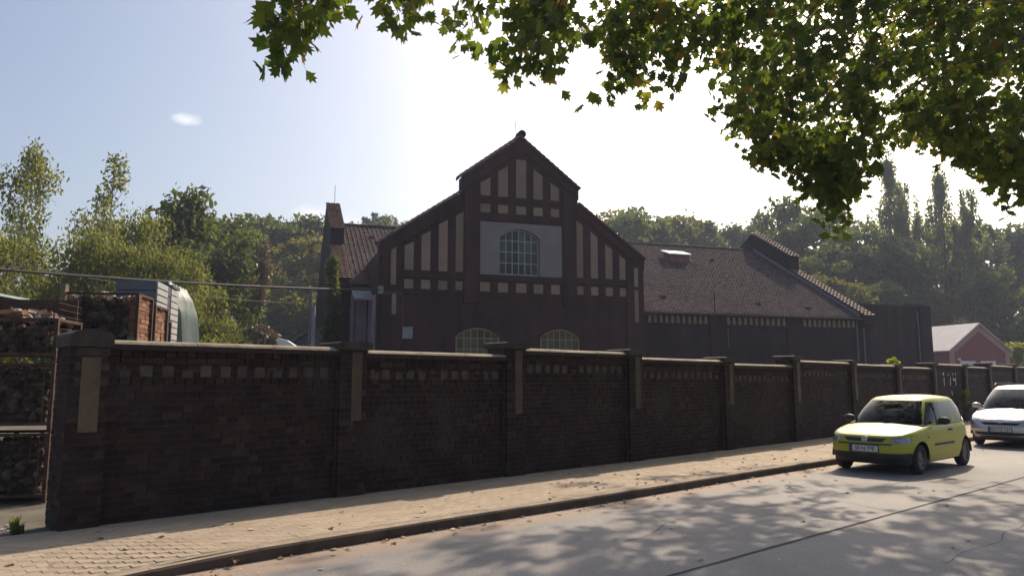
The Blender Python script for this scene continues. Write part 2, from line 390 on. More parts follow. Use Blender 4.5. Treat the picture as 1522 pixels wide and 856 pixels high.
nko = nk.build('near_kerb', M['kerb'], kind='structure'); nko.location = WO; nko.rotation_euler = (0, 0, WA)
# kerb stones, one metre each
kerb = link('kerb', None, None); kerb['kind'] = 'structure'
s_ = -14.0
while s_ < 40:
    s2 = s_+.994
    p0, p1 = kerb_t(s_), kerb_t(s2)
    mb = MB(); rows = []
    for q in (s_, s2):
        t = kerb_t(q); z = -drop(q)
        rows.append([W(q, t-.12, -.2), W(q, t-.12, z-.002), W(q, t-.02, z-.002), W(q, t, z-.022), W(q, t, -.2)])
    mb.grid(rows); mb.f += [(4, 3, 2, 1, 0), (5, 6, 7, 8, 9)]
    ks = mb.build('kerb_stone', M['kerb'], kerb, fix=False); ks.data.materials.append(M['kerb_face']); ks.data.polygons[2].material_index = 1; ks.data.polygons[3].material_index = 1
    s_ += 1.0
# pavers: rows of 20 x 10 cm concrete blocks, half bond
PV = []
for r in range(31):
    t = -.06+r*.104
    for k in range(-34, 188):
        s_ = k*.204+(.102 if r % 2 else 0)
        if s_ < -6.5 or s_ > 31 or t > kerb_t(s_)-.13-.05 or (s_ > -.35 and t < -.04): continue
        PV.append((s_, t))
camp = Vector((0, 0, 1.63))
def in_view(p, m=40):
    d = p-camp; fw = Vector((0, math.cos(R(7.1)), math.sin(R(7.1)))); up = Vector((0, -math.sin(R(7.1)), math.cos(R(7.1))))
    z = d.dot(fw)
    if z < .3: return False
    x = 761+1100*d.x/z; y = 428-1100*d.dot(up)/z
    return -m < x < 1522+m and -m < y < 856+m
PV.sort(key=lambda q: (0 if in_view(W(*q), 5) else 1, (W(*q)-camp).length))
pm = MB().box(-.1012, .1012, -.0512, .0512, -.03, 0).mesh('paver', M['paver'])
pm2 = MB()
pm2.v = [(-.1012, -.0512, -.0015), (.1012, -.0512, -.0015), (.1012, .0512, -.0015), (-.1012, .0512, -.0015), (-.097, -.047, 0), (.097, -.047, 0), (.097, .047, 0), (-.097, .047, 0), (-.1012, -.0512, -.03), (.1012, -.0512, -.03), (.1012, .0512, -.03), (-.1012, .0512, -.03)]
pm2.f = [(4, 5, 6, 7)]+[(i, (i+1) % 4, 4+(i+1) % 4, 4+i) for i in range(4)]+[(8+i, 8+(i+1) % 4, (i+1) % 4, i) for i in range(4)]
PM = pm2.mesh('paver', M['paver'])
rest = MB()
for i, (s_, t) in enumerate(PV):
    z = pave_z(s_, t)+U(-.001, .0008); p = W(s_, t, z)
    tl = math.atan2(pave_z(s_, t-.05)-pave_z(s_, t+.05), .1)
    if i < 300:
        link('paver', PM, pavement, p, (tl+U(-.003, .003), U(-.003, .003), WA))
    else:
        mt = Matrix.Translation(p) @ Matrix.Rotation(WA, 4, 'Z') @ Matrix.Rotation(tl+U(-.003, .003), 4, 'X')
        rest.add([mt @ Vector(v) for v in pm2.v[:8]], pm2.f[:5])
rest.build('pavers', M['paver'], pavement, fix=False, kind='stuff')

# ------------------------------------------------------------------ boundary wall
wall = thing('boundary_wall', 'long sooty brick boundary wall with pillars and coping beside the pavement', 'wall', WO, WA)
PX = [-.05, 3.38, 6.64, 10.05, 13.72, 17.2, 21.0, 24.69, 28.3, 32.04, 35.5, 39.76, 43.3, 47.0, 50.6]
PH = [2.21, 2.19, 2.30, 2.27, 2.19, 2.30, 2.25, 2.18, 2.29, 2.29, 2.40, 2.40, 2.4, 2.4, 2.4]
CT = [2.10, 2.075, 2.20, 2.11, 2.04, 2.18, 2.14, 2.10, 2.26, 2.20, 2.3, 2.3, 2.3, 2.3]      # coping tops, bay by bay
PW = .46; YF = .11
pw = lambda i: .42 if i == 0 else .46                                        # pillar width, depth of the bays behind the pillar faces
BR = []                                                   # (x, y, z, length, facing) of every brick; facing 0 street, 1 left end
CH = .083
def course(x0, x1, z, k, y, lst, head=False):
    """one course of bricks between x0 and x1"""
    L = .125 if head else .25
    x = x0-(L/2 if k % 4 in (1, 2) else 0)
    while x < x1-.02:
        a_, b_ = max(x, x0), min(x+L, x1)
        if b_-a_ > .03: lst.append(((a_+b_)/2, y, z+CH/2, b_-a_-.011, 0))
        x += L
for i, px in enumerate(PX):
    h = PH[i]-(.20 if i == 0 else .12)
    n = int(h/CH)
    for k in range(n+1): 
        course(px-pw(i)/2, px+pw(i)/2, k*CH, k, (.0 if not (i == 0 and k > n-6 and k % 2) else .03), BR, k % 2 == 1)
    if i == 0:
        for k in range(n+1):
            q = 0.0
            while q < .6:
                L = .12 if k % 2 == 0 else .24
                BR.append((px-pw(i)/2, min(q+L/2, .6-.06), k*CH+CH/2, min(L, .6-q)-.011, 1)); q += L
for i in range(len(PX)-1):
    x0, x1 = PX[i]+pw(i)/2, PX[i+1]-PW/2
    top = CT[i]-.11; n = int(top/CH)
    for k in range(n+1):
        z = k*CH
        yy = YF-.035 if (top-z) < 2.4*CH else (YF-.018 if 4.9*CH < top-z < 5.9*CH else YF)     # two proud courses under the coping, a sill course under the frieze
        course(x0, x1, z, k+i, yy, BR, k % 2 == 1)
def bw(b):
    return WO+WU*b[0]-WN*b[1]+Vector((0, 0, b[2]))
BR.sort(key=lambda b: (0 if in_view(bw(b), 0) else 1, (bw(b)-camp).length))
bm_cache = {}
restb = MB()
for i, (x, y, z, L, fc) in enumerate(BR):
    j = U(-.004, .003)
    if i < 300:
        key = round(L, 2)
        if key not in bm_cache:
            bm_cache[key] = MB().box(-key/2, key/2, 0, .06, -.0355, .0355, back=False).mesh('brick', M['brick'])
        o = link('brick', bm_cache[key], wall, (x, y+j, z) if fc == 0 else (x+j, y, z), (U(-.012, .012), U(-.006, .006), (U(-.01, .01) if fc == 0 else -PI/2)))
    else:
        if fc == 0: restb.box(x-L/2, x+L/2, y+j, y+.06, z-.0355, z+.0355, back=False)
        else: restb.box(x+j, x+.06, y-L/2, y+L/2, z-.0355, z+.0355)
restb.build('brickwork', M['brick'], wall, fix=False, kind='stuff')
for i, px in enumerate(PX):
    h = PH[i]; dpt = .60 if i == 0 else .52
    ch = .20 if i == 0 else .12
    MB().box(px-pw(i)/2+.009, px+pw(i)/2-.009, .009, dpt-.01, -.15, h-ch+.01).build('pillar', M['mortar'], wall)
    w_ = pw(i)/2+(.015 if i == 0 else .05); arc = .085 if i == 0 else .028
    out = [(px-w_, h-ch), (px+w_, h-ch)]+[(px+w_*math.cos(q), h-arc+arc*math.sin(q)) for q in [PI*j/10 for j in range(11)]]
    cp = MB().prism(out, -.045, dpt+.045, 'y').mesh('pillar_cap', M['cap'])
    link('pillar_cap', cp, wall)
    zt = h-ch-(.035 if i else .12); sx = px+(.01 if i == 0 else .045); sw_ = .1 if i == 0 else .085
    MB().box(sx-sw_, sx+sw_, -.012, .02, 1.05, zt).build('stone_strip', M['stone'], wall)
for i in range(len(PX)-1):
    x0, x1 = PX[i]+pw(i)/2-.03, PX[i+1]-PW/2+.03; c = CT[i]
    MB().box(x0, x1, YF+.009, YF+.36, -.15, c-.10).build('wall_bay', M['mortar'], wall)
    nseg = 3; L = (x1-x0)/nseg
    for q in range(nseg):
        a_, b_ = x0+q*L+.004, x0+(q+1)*L-.004
        prof = [(YF-.10, c-.115), (YF-.10, c-.05), (YF-.075, c-.022), (YF-.0, c), (YF+.38, c), (YF+.44, c-.03), (YF+.44, c-.115)]
        prof = [(p[0]+U(-.004, .004), p[1]+U(-.003, .003)) for p in prof]
        cs_ = MB().prism(prof, a_, b_, 'x').build('coping_stone', M['coping'], wall, fix=False); cs_.data.materials.append(M['coping_face'])
        for fi in (2, 8): cs_.data.polygons[fi].material_index = 1
    n = 12; step = (x1-x0-.2)/n; off = .29
    for q in range(n):
        xc = x0+.1+(q+.5)*step
        MB().box(xc-.066+U(-.012, .012), xc+.066+U(-.012, .012), YF-.004+U(-.003, .003), YF+.04, c-off-.145+U(-.008, .008), c-off+U(-.008, .008)).build('frieze_block', M['stone_sooty'], wall)
gr = MB()
def stroke(pts, w_=.035):
    for (x0, z0), (x1, z1) in zip(pts, pts[1:]):
        d = math.hypot(x1-x0, z1-z0); nx, nz = -(z1-z0)/d*w_/2, (x1-x0)/d*w_/2
        gr.add([(x0+nx, YF-.008, z0+nz), (x1+nx, YF-.008, z1+nz), (x1-nx, YF-.008, z1-nz), (x0-nx, YF-.008, z0-nz)], [(0, 1, 2, 3)])
for k, gl in enumerate(([(0, .42), (.12, .5), (.10, .0)], [(0, .40), (.22, .36), (.18, .0)], [(0, .5), (.02, .22), (.22, .24), (.24, .5), (.22, 0)], [(.0, .1), (.05, -.08)])):
    ox = 29.45+(k*.62 if k < 3 else .95); oz = 1.42 if k < 3 else 1.12
    stroke([(ox+x*1.3, oz+z) for x, z in gl], .07)
gr.build('graffiti', M['graffiti'], wall, label='white spray painted strokes on the brick bay')

# ------------------------------------------------------------------ brick hall (local frame: x along the ridge, y to the back, z up)
HA = R(18)
hall = thing('brick_hall', 'dark brick hall with tall stepped gable, cream panels and long tiled roof behind the wall', 'building', (.347, 42, 0), HA)
def HW(x, d, z): return Vector((.347+x*math.cos(HA)-d*math.sin(HA), 42+x*math.sin(HA)+d*math.cos(HA), z))
RZ = lambda d: 6.06+(d-1.5)*.566 if d <= 13.1 else 12.626-(d-13.1)*.566
def boolean_cut(me, cutter_mb):
    o = bpy.data.objects.new('tmp', me); C.objects.link(o)
    c = bpy.data.objects.new('tmpc', cutter_mb.mesh('tmpc', M['mortar'])); C.objects.link(c)
    md = o.modifiers.new('b', 'BOOLEAN'); md.operation = 'DIFFERENCE'; md.object = c; md.solver = 'EXACT'
    dg = bpy.context.evaluated_depsgraph_get(); out = bpy.data.meshes.new_from_object(o.evaluated_get(dg))
    bpy.data.objects.remove(o); bpy.data.objects.remove(c); return out
def archpts(x0, x1, z0, zs, zt, n=12):
    """outline with a segmental arch"""
    xc = (x0+x1)/2; hw = (x1-x0)/2; r = (hw*hw+(zt-zs)**2)/(2*(zt-zs)); cz = zt-r; a0 = math.asin(min(1, hw/r))
    return [(x0, z0), (x1, z0)]+[(xc+r*math.sin(a0-2*a0*i/n), cz+r*math.cos(a0-2*a0*i/n)) for i in range(n+1)]
GAB = [(-7.95, 0), (8.0, 0), (8.0, 9.0), (3.75, 12.1), (3.75, 13.05), (.2, 15.75), (-3.4, 13.05), (-3.4, 12.1), (-7.95, 9.0)]
WINS = [(-1.13, 1.31, 7.60, 9.76, 10.27), (-3.64, -1.08, 2.0, 4.03, 4.55), (1.34, 3.80, 2.0, 4.05, 4.57)]
cut = MB()
for w_ in WINS: cut.prism(archpts(*w_), -.4, 1.2, 'y')
gm = boolean_cut(MB().prism(GAB, 0, .55, 'y').mesh('gable_wall', M['hall_brick']), cut)
link('gable_wall', gm, hall)
for x in (-7.95, 7.45): MB().box(x, x+.55, .553, 14, 0, 8.6).build('side_wall', M['hall_brick'], hall)
# roof of the cross wing behind the gable
rf = [(-7.9, 8.5), (-3.4, 11.7), (.2, 14.2), (3.75, 11.7), (7.95, 8.5), (7.95, 8.3), (-7.9, 8.3)]
MB().prism(rf, .56, 13, 'y').build('cross_roof', M['tile'], hall)
# lesenes, corner pilasters, cornice bands
for x0, x1, zt in ((-3.2, -2.30, 12.6), (2.75, 3.60, 12.6), (-7.75, -6.62, 8.85), (6.85, 7.95, 8.7)):
    MB().box(x0, x1, -.13, .003, (5.9 if zt > 9 else 0), zt).build('pilaster', M['hall_brick'], hall)
for x0, x1, z0, z1, pr in ((-6.62, -3.2, 7.18, 7.50, .09), (-2.30, 2.75, 7.20, 7.52, .09), (3.60, 6.85, 7.22, 7.50, .09), (-6.62, -3.2, 6.32, 6.52, .06), (-2.30, 2.75, 6.30, 6.50, .06), (3.60, 6.85, 6.32, 6.50, .06), (-2.30, 2.75, 11.86, 12.06, .05), (-2.30, 2.75, 10.72, 11.0, .05)):
    MB().box(x0, x1, -pr, .003, z0, z1).build('cornice', M['hall_brick'], hall)
def slopeband(x0, z0, x1, z1, th, y0, y1, name, mat):
    return MB().prism([(x0, z0-th), (x1, z1-th), (x1, z1), (x0, z0)], y0, y1, 'y').build(name, mat, hall)
for a in ((-7.95, 9.0, -3.4, 12.1, .78), (-3.4, 13.05, .2, 15.75, .8), (8.0, 9.0, 3.75, 12.1, .74), (3.75, 13.05, .2, 15.75, .8)):
    slopeband(*a, -.16, .002, 'verge_band', M['hall_brick'])
    slopeband(a[0], a[1]+.02, a[2], a[3]+.02, .22, -.24, -.163, 'verge_band', M['hall_brick'])
# cream panels
def panel(x0, x1, z0, zl, zr, mat='cream'):
    MB().prism([(x0, z0), (x1, z0), (x1, zr), (x0, zl)], -.02, .05, 'y').build('render_panel', M[mat], hall)
for x0, x1, zl, zr in ((-6.55, -6.05, 8.95, 9.2), (-5.62, -5.12, 9.58, 9.86), (-4.65, -4.15, 10.24, 10.55), (-3.68, -3.24, 10.8, 11.1)): panel(x0, x1, 7.62, zl, zr)
for x0, x1, zl, zr in ((3.62, 4.05, 11.05, 10.75), (4.55, 5.0, 10.42, 10.1), (5.5, 5.95, 9.72, 9.4), (6.42, 6.82, 9.1, 8.82)): panel(x0, x1, 7.62, zl, zr)
for x0, x1, zl, zr in ((-2.26, -1.68, 12.85, 13.2), (-1.2, -.62, 13.6, 13.95), (-.12, .50, 14.4, 14.4), (.95, 1.52, 13.95, 13.55), (2.02, 2.55, 13.2, 12.85)):
    panel(x0, x1, 12.12, zl, zr); panel(x0, x1, 11.14, 11.62, 11.62); panel(x0, x1, 6.58, 7.12, 7.12)
for x0, x1 in ((-6.55, -6.05), (-5.62, -5.1), (-4.65, -4.15), (-3.68, -3.26), (3.62, 4.05), (4.55, 5.0), (5.5, 5.95), (6.42, 6.82)): panel(x0, x1, 6.6, 7.1, 7.1)
for x0, x1, z0, z1 in ((-7.30, -7.02, 6.75, 9.1), (-7.22, -6.98, 5.15, 6.25), (7.32, 7.58, 7.2, 8.35), (7.32, 7.58, 5.05, 7.0)):
    MB().prism([(x0, z0), (x1, z0), (x1, z1), (x0, z1)], -.15, -.12, 'y').build('render_panel', M['cream'], hall)
gp = boolean_cut(MB().box(-2.28, 2.72, -.025, .05, 7.56, 10.6).mesh('render_panel', M['greyrender']), cut)
link('render_panel', gp, hall, label='grey rendered field round the arched upper window')
# windows: frame > panes and bars
def window(w_, ncol, zrows, fmat, bar, inset, fw):
    x0, x1, z0, zs, zt = w_
    f = MB(); o1 = archpts(x0, x1, z0, zs, zt); o2 = archpts(x0+fw, x1-fw, z0+fw, zs, zt-fw); n = len(o1)
    f.add([(p[0], inset, p[1]) for p in o1]+[(p[0], inset, p[1]) for p in o2]+[(p[0], inset+.08, p[1]) for p in o1]+[(p[0], inset+.08, p[1]) for p in o2],
          [q for i in range(n) for q in ((i, (i+1) % n, n+(i+1) % n, n+i), (n+i, n+(i+1) % n, 3*n+(i+1) % n, 3*n+i))])
    fr = f.build('window', fmat, hall)
    cw = (x1-x0-2*fw)/ncol
    zr = [z0+fw]+zrows+[zt-fw*.5]
    xc = (x0+x1)/2; hw = (x1-x0)/2; r = (hw*hw+(zt-zs)**2)/(2*(zt-zs)); cz = zt-r
    arch = lambda x: cz+math.sqrt(max(.01, r*r-(x-xc)**2))
    for i in range(1, ncol):
        x = x0+fw+i*cw
        MB().box(x-bar, x+bar, inset+.02, inset+.06, z0+fw, arch(x)-fw).build('glazing_bar', fmat, fr)
    for z in zrows: MB().box(x0+fw, x1-fw, inset+.025, inset+.055, z-bar, z+bar).build('glazing_bar', fmat, fr)
    for i in range(ncol):
        for k in range(len(zr)-1):
            xa, xb = x0+fw+i*cw, x0+fw+(i+1)*cw
            ta, tb_ = min(zr[k+1], arch(xa)), min(zr[k+1], arch(xb)); tl = U(-.02, .02)
            MB().add([(xa, inset+.04+tl, zr[k]), (xb, inset+.04, zr[k]), (xb, inset+.04+tl, tb_), (xa, inset+.04, ta)], [(0, 1, 2, 3)]).build('pane', M['pane'] if fmat is M['frame_pale'] else M['pane_cream'], fr)
    MB().box(x0, x1, inset+.3, inset+.33, z0, zt).build('dark_interior', M['interior'], fr)
window(WINS[0], 6, [8.3, 8.95, 9.6], M['frame_pale'], .022, .16, .07)
for w_ in WINS[1:]: window(w_, 6, [2.7, 3.35, 3.95], M['frame_cream'], .028, .07, .10)
# coping tiles along the gable slopes
ct = MB()
for i in range(5):
    t = PI*i/4
ct.grid([[(x, .42*-math.cos(PI*i/6)*1.0, zo+.16*math.sin(PI*i/6)) for i in range(7)] for x, zo in ((0, 0.0), (.36, .045))])
CTM = ct.mesh('coping_tile', M['cop_tile'], True)
ct2 = MB(); ct2.grid([[(x, -.14+.28*i/4, zo+.055*math.sin(PI*i/4)+.01) for i in range(5)] for x, zo in ((0, .10), (.38, .0))])
ct2.f += []
ct2.grid([[(0, -.14+.28*i/4, z0_+.055*math.sin(PI*i/4)*(1 if z0_ else 1)+.01) for i in range(5)] for z0_ in (.10, .005)])
CT2 = ct2.mesh('coping_tile', M['cop_tile'])
for (x0, z0, x1, z1) in ((-8.05, 8.95, -3.4, 12.12), (-3.55, 12.95, .2, 15.77), (8.1, 8.95, 3.75, 12.12), (3.9, 12.95, .2, 15.77)):
    L = math.hypot(x1-x0, z1-z0); n = int(L/.34); a = math.atan2(z1-z0, x1-x0)
    for i in range(n):
        f_ = i/n
        link('gable_coping_tile', CTM, hall, (x0+(x1-x0)*f_, .14, z0+(z1-z0)*f_+.02), (0, -a, 0))
MB().lathe([(-.3, .16), (-.28, .24), (.35, .24), (.37, .1)], 'y', 10, (.2, .05, 15.92)).build('finial', M['cap'], hall)
MB().tube([(.0, .3, 15.8), (-.05, .3, 16.8)], .02, 5).build('lightning_rod', M['zinc'], hall)
# long wing: walls
MB().box(8.0, 25.5, 1.5, 2.0, 0, 5.99).build('wing_wall', M['wing_brick'], hall)
for x0, x1 in ((13.5, 14.6), (19.42, 20.55), (25.2, 25.98)): MB().box(x0, x1, 1.38, 1.503, 0, 5.85).build('pilaster', M['wing_brick'], hall)
MB().box(8.0, 25.2, 1.36, 1.497, 5.78, 5.98).build('cornice', M['wing_brick'], hall)
MB().box(8.0, 25.2, 1.42, 1.498, 5.02, 5.14).build('cornice', M['wing_brick'], hall)
tooth = MB().prism([(-.125, 0), (.125, 0), (.085, .48), (-.085, .48)], -.05, .05, 'y').mesh('frieze_block', M['cream'])
for a, b_ in ((8.95, 13.4), (14.66, 19.4), (20.65, 25.1)):
    for k in range(11): link('frieze_block', tooth, hall, (a+(k+.5)*(b_-a)/11, 1.46, 5.22))
# back and end walls
MB().box(-9.9, 25.5, 24.3, 24.8, 0, 6.0).build('back_wall', M['wing_brick'], hall)
MB().box(-9.1, -7.953, 3.9, 4.3, 0, 7.1).build('front_wall', M['wing_brick'], hall)
MB().box(-9.0, -8.06, 3.82, 3.905, 0, 6.6).build('render_panel', M['lilac'], hall)
for y0, y1 in ((.75, 1.9), (2.3, 3.5)):
    MB().box(-8.03, -7.945, y0, y1, 0, 6.3).build('render_panel', M['lilac'], hall)
    MB().prism([(p[0], p[1]) for p in archpts(y0+.3, y1-.3, 1, 3.1, 3.5)], -8.05, -8.0, 'x').build('blind_window', M['interior'], hall)
# roof decks
def deck(x0, x1, d0, name='roof'):
    mb = MB()
    mb.add([(x0, d0, RZ(d0)-.09), (x1, d0, RZ(d0)-.09), (x1, 13.1, RZ(13.1)-.09), (x0, 13.1, RZ(13.1)-.09), (x1, 25.1, RZ(25.1)-.09), (x0, 25.1, RZ(25.1)-.09)], [(0, 1, 2, 3), (3, 2, 4, 5)])
    return mb.build(name, M['roof_deck'], hall)
r1 = deck(7.9, 25.45, 1.15); r2 = deck(-9.15, 8, 3.55)
# pantiles: every tile a curved piece lapping over the one below
ps = math.atan(.566); cs, sn = math.cos(ps), math.sin(ps)
def tiles(roof, x0, x1, d0, w_, ln, skipx=None):
    mb = MB(); nx = int((x1-x0)/w_); w_ = (x1-x0)/nx; L = (13.1-d0)/cs; ny = int(L/ln); ln = L/ny
    prof = [(0, .0), (.18, .012), (.42, .0), (.60, .038), (.78, .052), (.95, .03)]
    for j in range(ny):
        for i in range(nx):
            if skipx and skipx(x0+i*w_, d0+j*ln*cs): continue
            jz = U(-.006, .006); jq = U(-.008, .008); sg = .012*math.sin((x0+i*w_)*.7+j*.3)
            vs = []
            for q, lift in ((j*ln-.02+jq, .045), ((j+1)*ln+.03, .012)):
                for (u, h) in prof:
                    hh = h+lift+jz+sg; vs.append((x0+(i+u)*w_, d0+q*cs-hh*sn, RZ(d0)-.09+q*sn+hh*cs))
            for (u, h) in prof:
                hh = jz+sg; q = j*ln-.02+jq; vs.append((x0+(i+u)*w_, d0+q*cs-hh*sn, RZ(d0)-.09+q*sn+hh*cs))
            n = len(prof)
            mb.add(vs, [(k, k+1, n+k+1, n+k) for k in range(n-1)]+[(2*n+k, 2*n+k+1, k+1, k) for k in range(n-1)])
    return mb.build('roof_tiles', M['tile'], roof, fix=False, kind='stuff')
tiles(r1, 7.95, 25.42, 1.15, .265, .34)
tiles(r2, -9.1, -1.5, 3.55, .30, .37, lambda x, d: x > -7.9 and (d < 6))
bt = MB()
for j in range(34):
    q = j*.42
    bt.add([(-9.1, 13.1+q*cs, RZ(13.1+q*cs)-.04), (25.4, 13.1+q*cs, RZ(13.1+q*cs)-.04), (25.4, 13.1+(q+.4)*cs, RZ(13.1+(q+.4)*cs)-.0), (-9.1, 13.1+(q+.4)*cs, RZ(13.1+(q+.4)*cs)-.0)], [(0, 1, 2, 3)])
bt.build('roof_tiles', M['tile'], r1, kind='stuff')
rt = MB().lathe([(0, .13), (.36, .115)], 'x', 10).mesh('ridge_tile', M['tile'], True)
for x0, x1 in ((8.0, 25.4), (-9.1, -1.5)):
    for i in range(int((x1-x0)/.35)): link('ridge_tile', rt, hall, (x0+i*.35, 13.1, RZ(13.1)-.02+U(-.01, .01)))
gt = MB()
gt.grid([[(x, 1.08+.09*math.cos(PI+PI*i/6), 5.86+.09*math.sin(PI+PI*i/6)) for i in range(7)] for x in (8.0, 25.3)]).build('gutter', M['zinc'], hall, True)
gt = MB()
gt.grid([[(x, 3.45+.09*math.cos(PI+PI*i/6), RZ(3.5)-.22+.09*math.sin(PI+PI*i/6)) for i in range(7)] for x in (-9.1, -7.96)]).build('gutter', M['zinc'], hall, True)
for x in (25.05, 25.62): MB().tube([(x, 1.15, 5.8), (x, 1.30, 5.5), (x, 1.30, 0)], .055, 8).build('downpipe', M['zinc'], hall)
MB().tube([(13.62, 1.02, 5.6), (13.62, 1.02, 7.3)], .03, 6).build('vent_pipe', M['darkmetal'], hall)
MB().tube([(14.75, 1.33, 5.0), (14.75, 1.33, 3.9), (14.9, 1.33, 3.6)], .03, 5).build('conduit', M['zinc'], hall)
for x, d in ((9.6, 11.4), (19.6, 10.2), (11.2, 3.2), (18.2, 2.7), (22.0, 2.3), (-7.0, 10.8)):
    MB().prism([(-.16, 0), (.16, 0), (.12, .15), (-.12, .15)], -.02, .4, 'y').build('roof_vent_tile', M['tile'], hall).location = (x, d, RZ(d)+.0)
# roof lantern box near the ridge
vb = MB().prism([(9.55, RZ(9.55)-.1), (10.5, RZ(10.5)-.1), (10.5, 11.52), (9.55, 11.22)], 15.45, 17.1, 'x').build('vent_box', M['vent_side'], hall)
MB().prism([(9.42, 11.17), (10.75, 11.62), (10.75, 11.70), (9.42, 11.25)], 15.3, 17.25, 'x').build('vent_lid', M['vent_lid'], vb)
for x in (15.2, 17.35): MB().tube([(x, 9.3, RZ(9.3)+.12), (x, 10.2, RZ(10.2)+.12)], .04, 5).build('flashing', M['zinc'], vb)
# stepped parapets at both ends of the roof
def parapet(xi, xo, d0):
    pts = [(d0+.45, 0), (d0+.45, RZ(d0)-.6), (d0, RZ(d0)-.35), (d0, RZ(d0)+.30), (8.3, RZ(8.3)+.30), (8.3, RZ(8.3)+1.45), (13.1, RZ(13.1)+1.45), (17.9, RZ(8.3)+1.45), (17.9, RZ(8.3)+.30), (25.0, RZ(25.0)+.30), (25.0, 0)]
    p = MB().prism(pts, min(xi, xo), max(xi, xo), 'x').build('parapet', M['wing_brick'], hall)
    a = math.atan(.566); x0, x1 = min(xi, xo), max(xi, xo)
    for (da, db, h) in ((d0-.12, 8.28, .31), (8.12, 13.1, 1.46)):
        L = (db-da)/cs; n = round(L/.36)
        for i in range(n):
            d = da+(db-da)*i/n
            for k in range(3):
                y = x0-.06+(x1-x0+.12)*(k+.5)/3
                link('coping_tile', CT2, p, (y, d, RZ(da)+.566*(d-da)+h), (0, 0, 0)).matrix_local = Matrix.Translation((y, d, RZ(da)+.566*(d-da)+h)) @ Matrix.Rotation(a, 4, 'X') @ Matrix.Rotation(PI/2, 4, 'Z') @ Matrix.Diagonal((1.03, (x1-x0+.12)/3/.28, 1, 1))
    for h in (0,):
        MB().box(x0+.001, x1-.001, d0+.1, 8.2, RZ(d0)-.2, RZ(d0)-.15)
    return p
parapet(25.42, 26.25, .95); parapet(-9.1, -9.95, 3.45)
# flashing strip between parapet and tiles
for (da, db) in ((1.3, 12.9),):
    MB().add([(25.36, da, RZ(da)+.02), (25.36, db, RZ(db)+.02), (25.415, db, RZ(db)+.24), (25.415, da, RZ(da)+.24)], [(0, 1, 2, 3)]).build('flashing', M['zinc'], hall)
MB().tube([(-9.4, 12.9, 14.1), (-9.4, 12.9, 15.4)], .02, 5).build('lightning_rod', M['zinc'], hall)
# grey lean-to hood and cable bracket at the inner corner
MB().prism([(1.6, 6.05), (3.9, 7.0), (3.9, 7.1), (1.6, 6.15)], -9.05, -7.96, 'x').build('lean_to_roof', M['sheet_grey'], hall)
MB().box(-9.0, -8.9, 1.7, 1.8, 0, 6.05).build('lean_to_post', M['darkmetal'], hall)
MB().box(-7.98, -7.72, -.42, -.14, 6.2, 6.62).build('junction_box', M['sheet_grey'], hall)
MB().tube([(-7.8, -.2, 6.3), (-6.62, -.2, 6.28), (-6.6, -.03, 6.2), (-6.6, -.03, 4.5)], .025, 5).build('conduit', M['zinc'], hall)
MB().box(-6.6, -6.05, -.1, .003, 3.85, 4.5).build('meter_box', M['sheet_grey'], hall)

# ------------------------------------------------------------------ annex, red house
annex = thing('brick_annex', 'dark flat roofed brick block right of the long tiled roof', 'building', (.347, 42, 0), HA)
MB().box(26.27, 33.4, 3.0, 12, 0, 7.02).build('wall', M['annex_brick'], annex)
MB().box(26.27, 33.45, 2.93, 12.05, 7.023, 7.13).build('roof_edge', M['cap'], annex)
MB().box(32.4, 33.43, 2.86, 3.0, 0, 7.1).build('pilaster', M['annex_brick'], annex)
MB().tube([(32.2, 2.9, 6.7), (32.2, 2.9, 0)], .05, 6).build('downpipe', M['zinc'], annex)
MB().box(32.0, 33.3, 3.3, 4.3, 7.133, 7.3).build('roof_rubble', M['stone_sooty'], annex)
house = thing('red_house', 'small red gabled house with pink trim and pale roof beyond the wall', 'building', (47.2, 75, 0), R(16))
hw = 3.75
MB().prism([(-hw, 0), (hw, 0), (hw, 4.6), (0, 7.2), (-hw, 4.6)], 0, .3, 'y').build('gable_wall', M['redwall'], house)
MB().box(-hw, -hw+.3, .303, 9, 0, 4.5).build('side_wall', M['redwall'], house); MB().box(hw-.3, hw, .303, 9, 0, 4.5).build('side_wall', M['redwall'], house)
for sg in (-1, 1):
    MB().prism([(0, 7.2), (sg*(hw+.1), 4.6), (sg*(hw+.1), 4.05), (sg*(hw-.45), 4.05), (sg*(hw-.45), 4.3), (0, 6.55)], -.12, -.003, 'y').build('verge_band', M['pinktrim'], house)
    MB().box(*sorted((sg*(hw+.06), sg*(hw-.5))), -.1, -.004, 0, 4.047).build('corner_strip', M['pinktrim'], house)
    MB().prism([(0, 7.25), (sg*(hw+.35), 4.45), (sg*(hw+.35), 4.57), (0, 7.4)], -.3, 9, 'y').build('roof', M['paleroof'], house)
for x in (-1.6, 1.0):
    f = MB().box(x-.95, x+.95, -.09, -.002, 1.2, 3.55).build('window', M['white'], house)
    for q in (-1, 1): MB().box(x+q*.46-.38, x+q*.46+.38, -.095, -.088, 1.35, 3.15).build('pane', M['pane'], f)
MB().box(-2.95, -2.65, -.25, -.003, 3.6, 3.8).build('wall_lamp', M['white'], house)
MB().box(-9.5, -hw-.003, 4.3, 4.6, 0, 4.5).build('wing_wall', M['redwall'], house)
MB().box(-9.5, -hw-.1, 4.2, 4.297, 4.0, 4.5).build('wing_trim', M['pinktrim'], house)
MB().add([(-9.7, 3.8, 4.5), (0, 3.8, 4.5), (0, 8, 7.0), (-9.7, 8, 7.0), (-9.7, 3.8, 4.62), (0, 3.8, 4.62), (0, 8, 7.12), (-9.7, 8, 7.12)], [(0, 1, 2, 3), (4, 5, 6, 7), (0, 1, 5, 4), (3, 2, 6, 7), (0, 3, 7, 4)]).build('wing_roof', M['paleroof'], house)
MB().box(hw+.003, 9.5, 4.3, 4.6, 0, 3.9).build('wing_wall', M['redwall'], house)

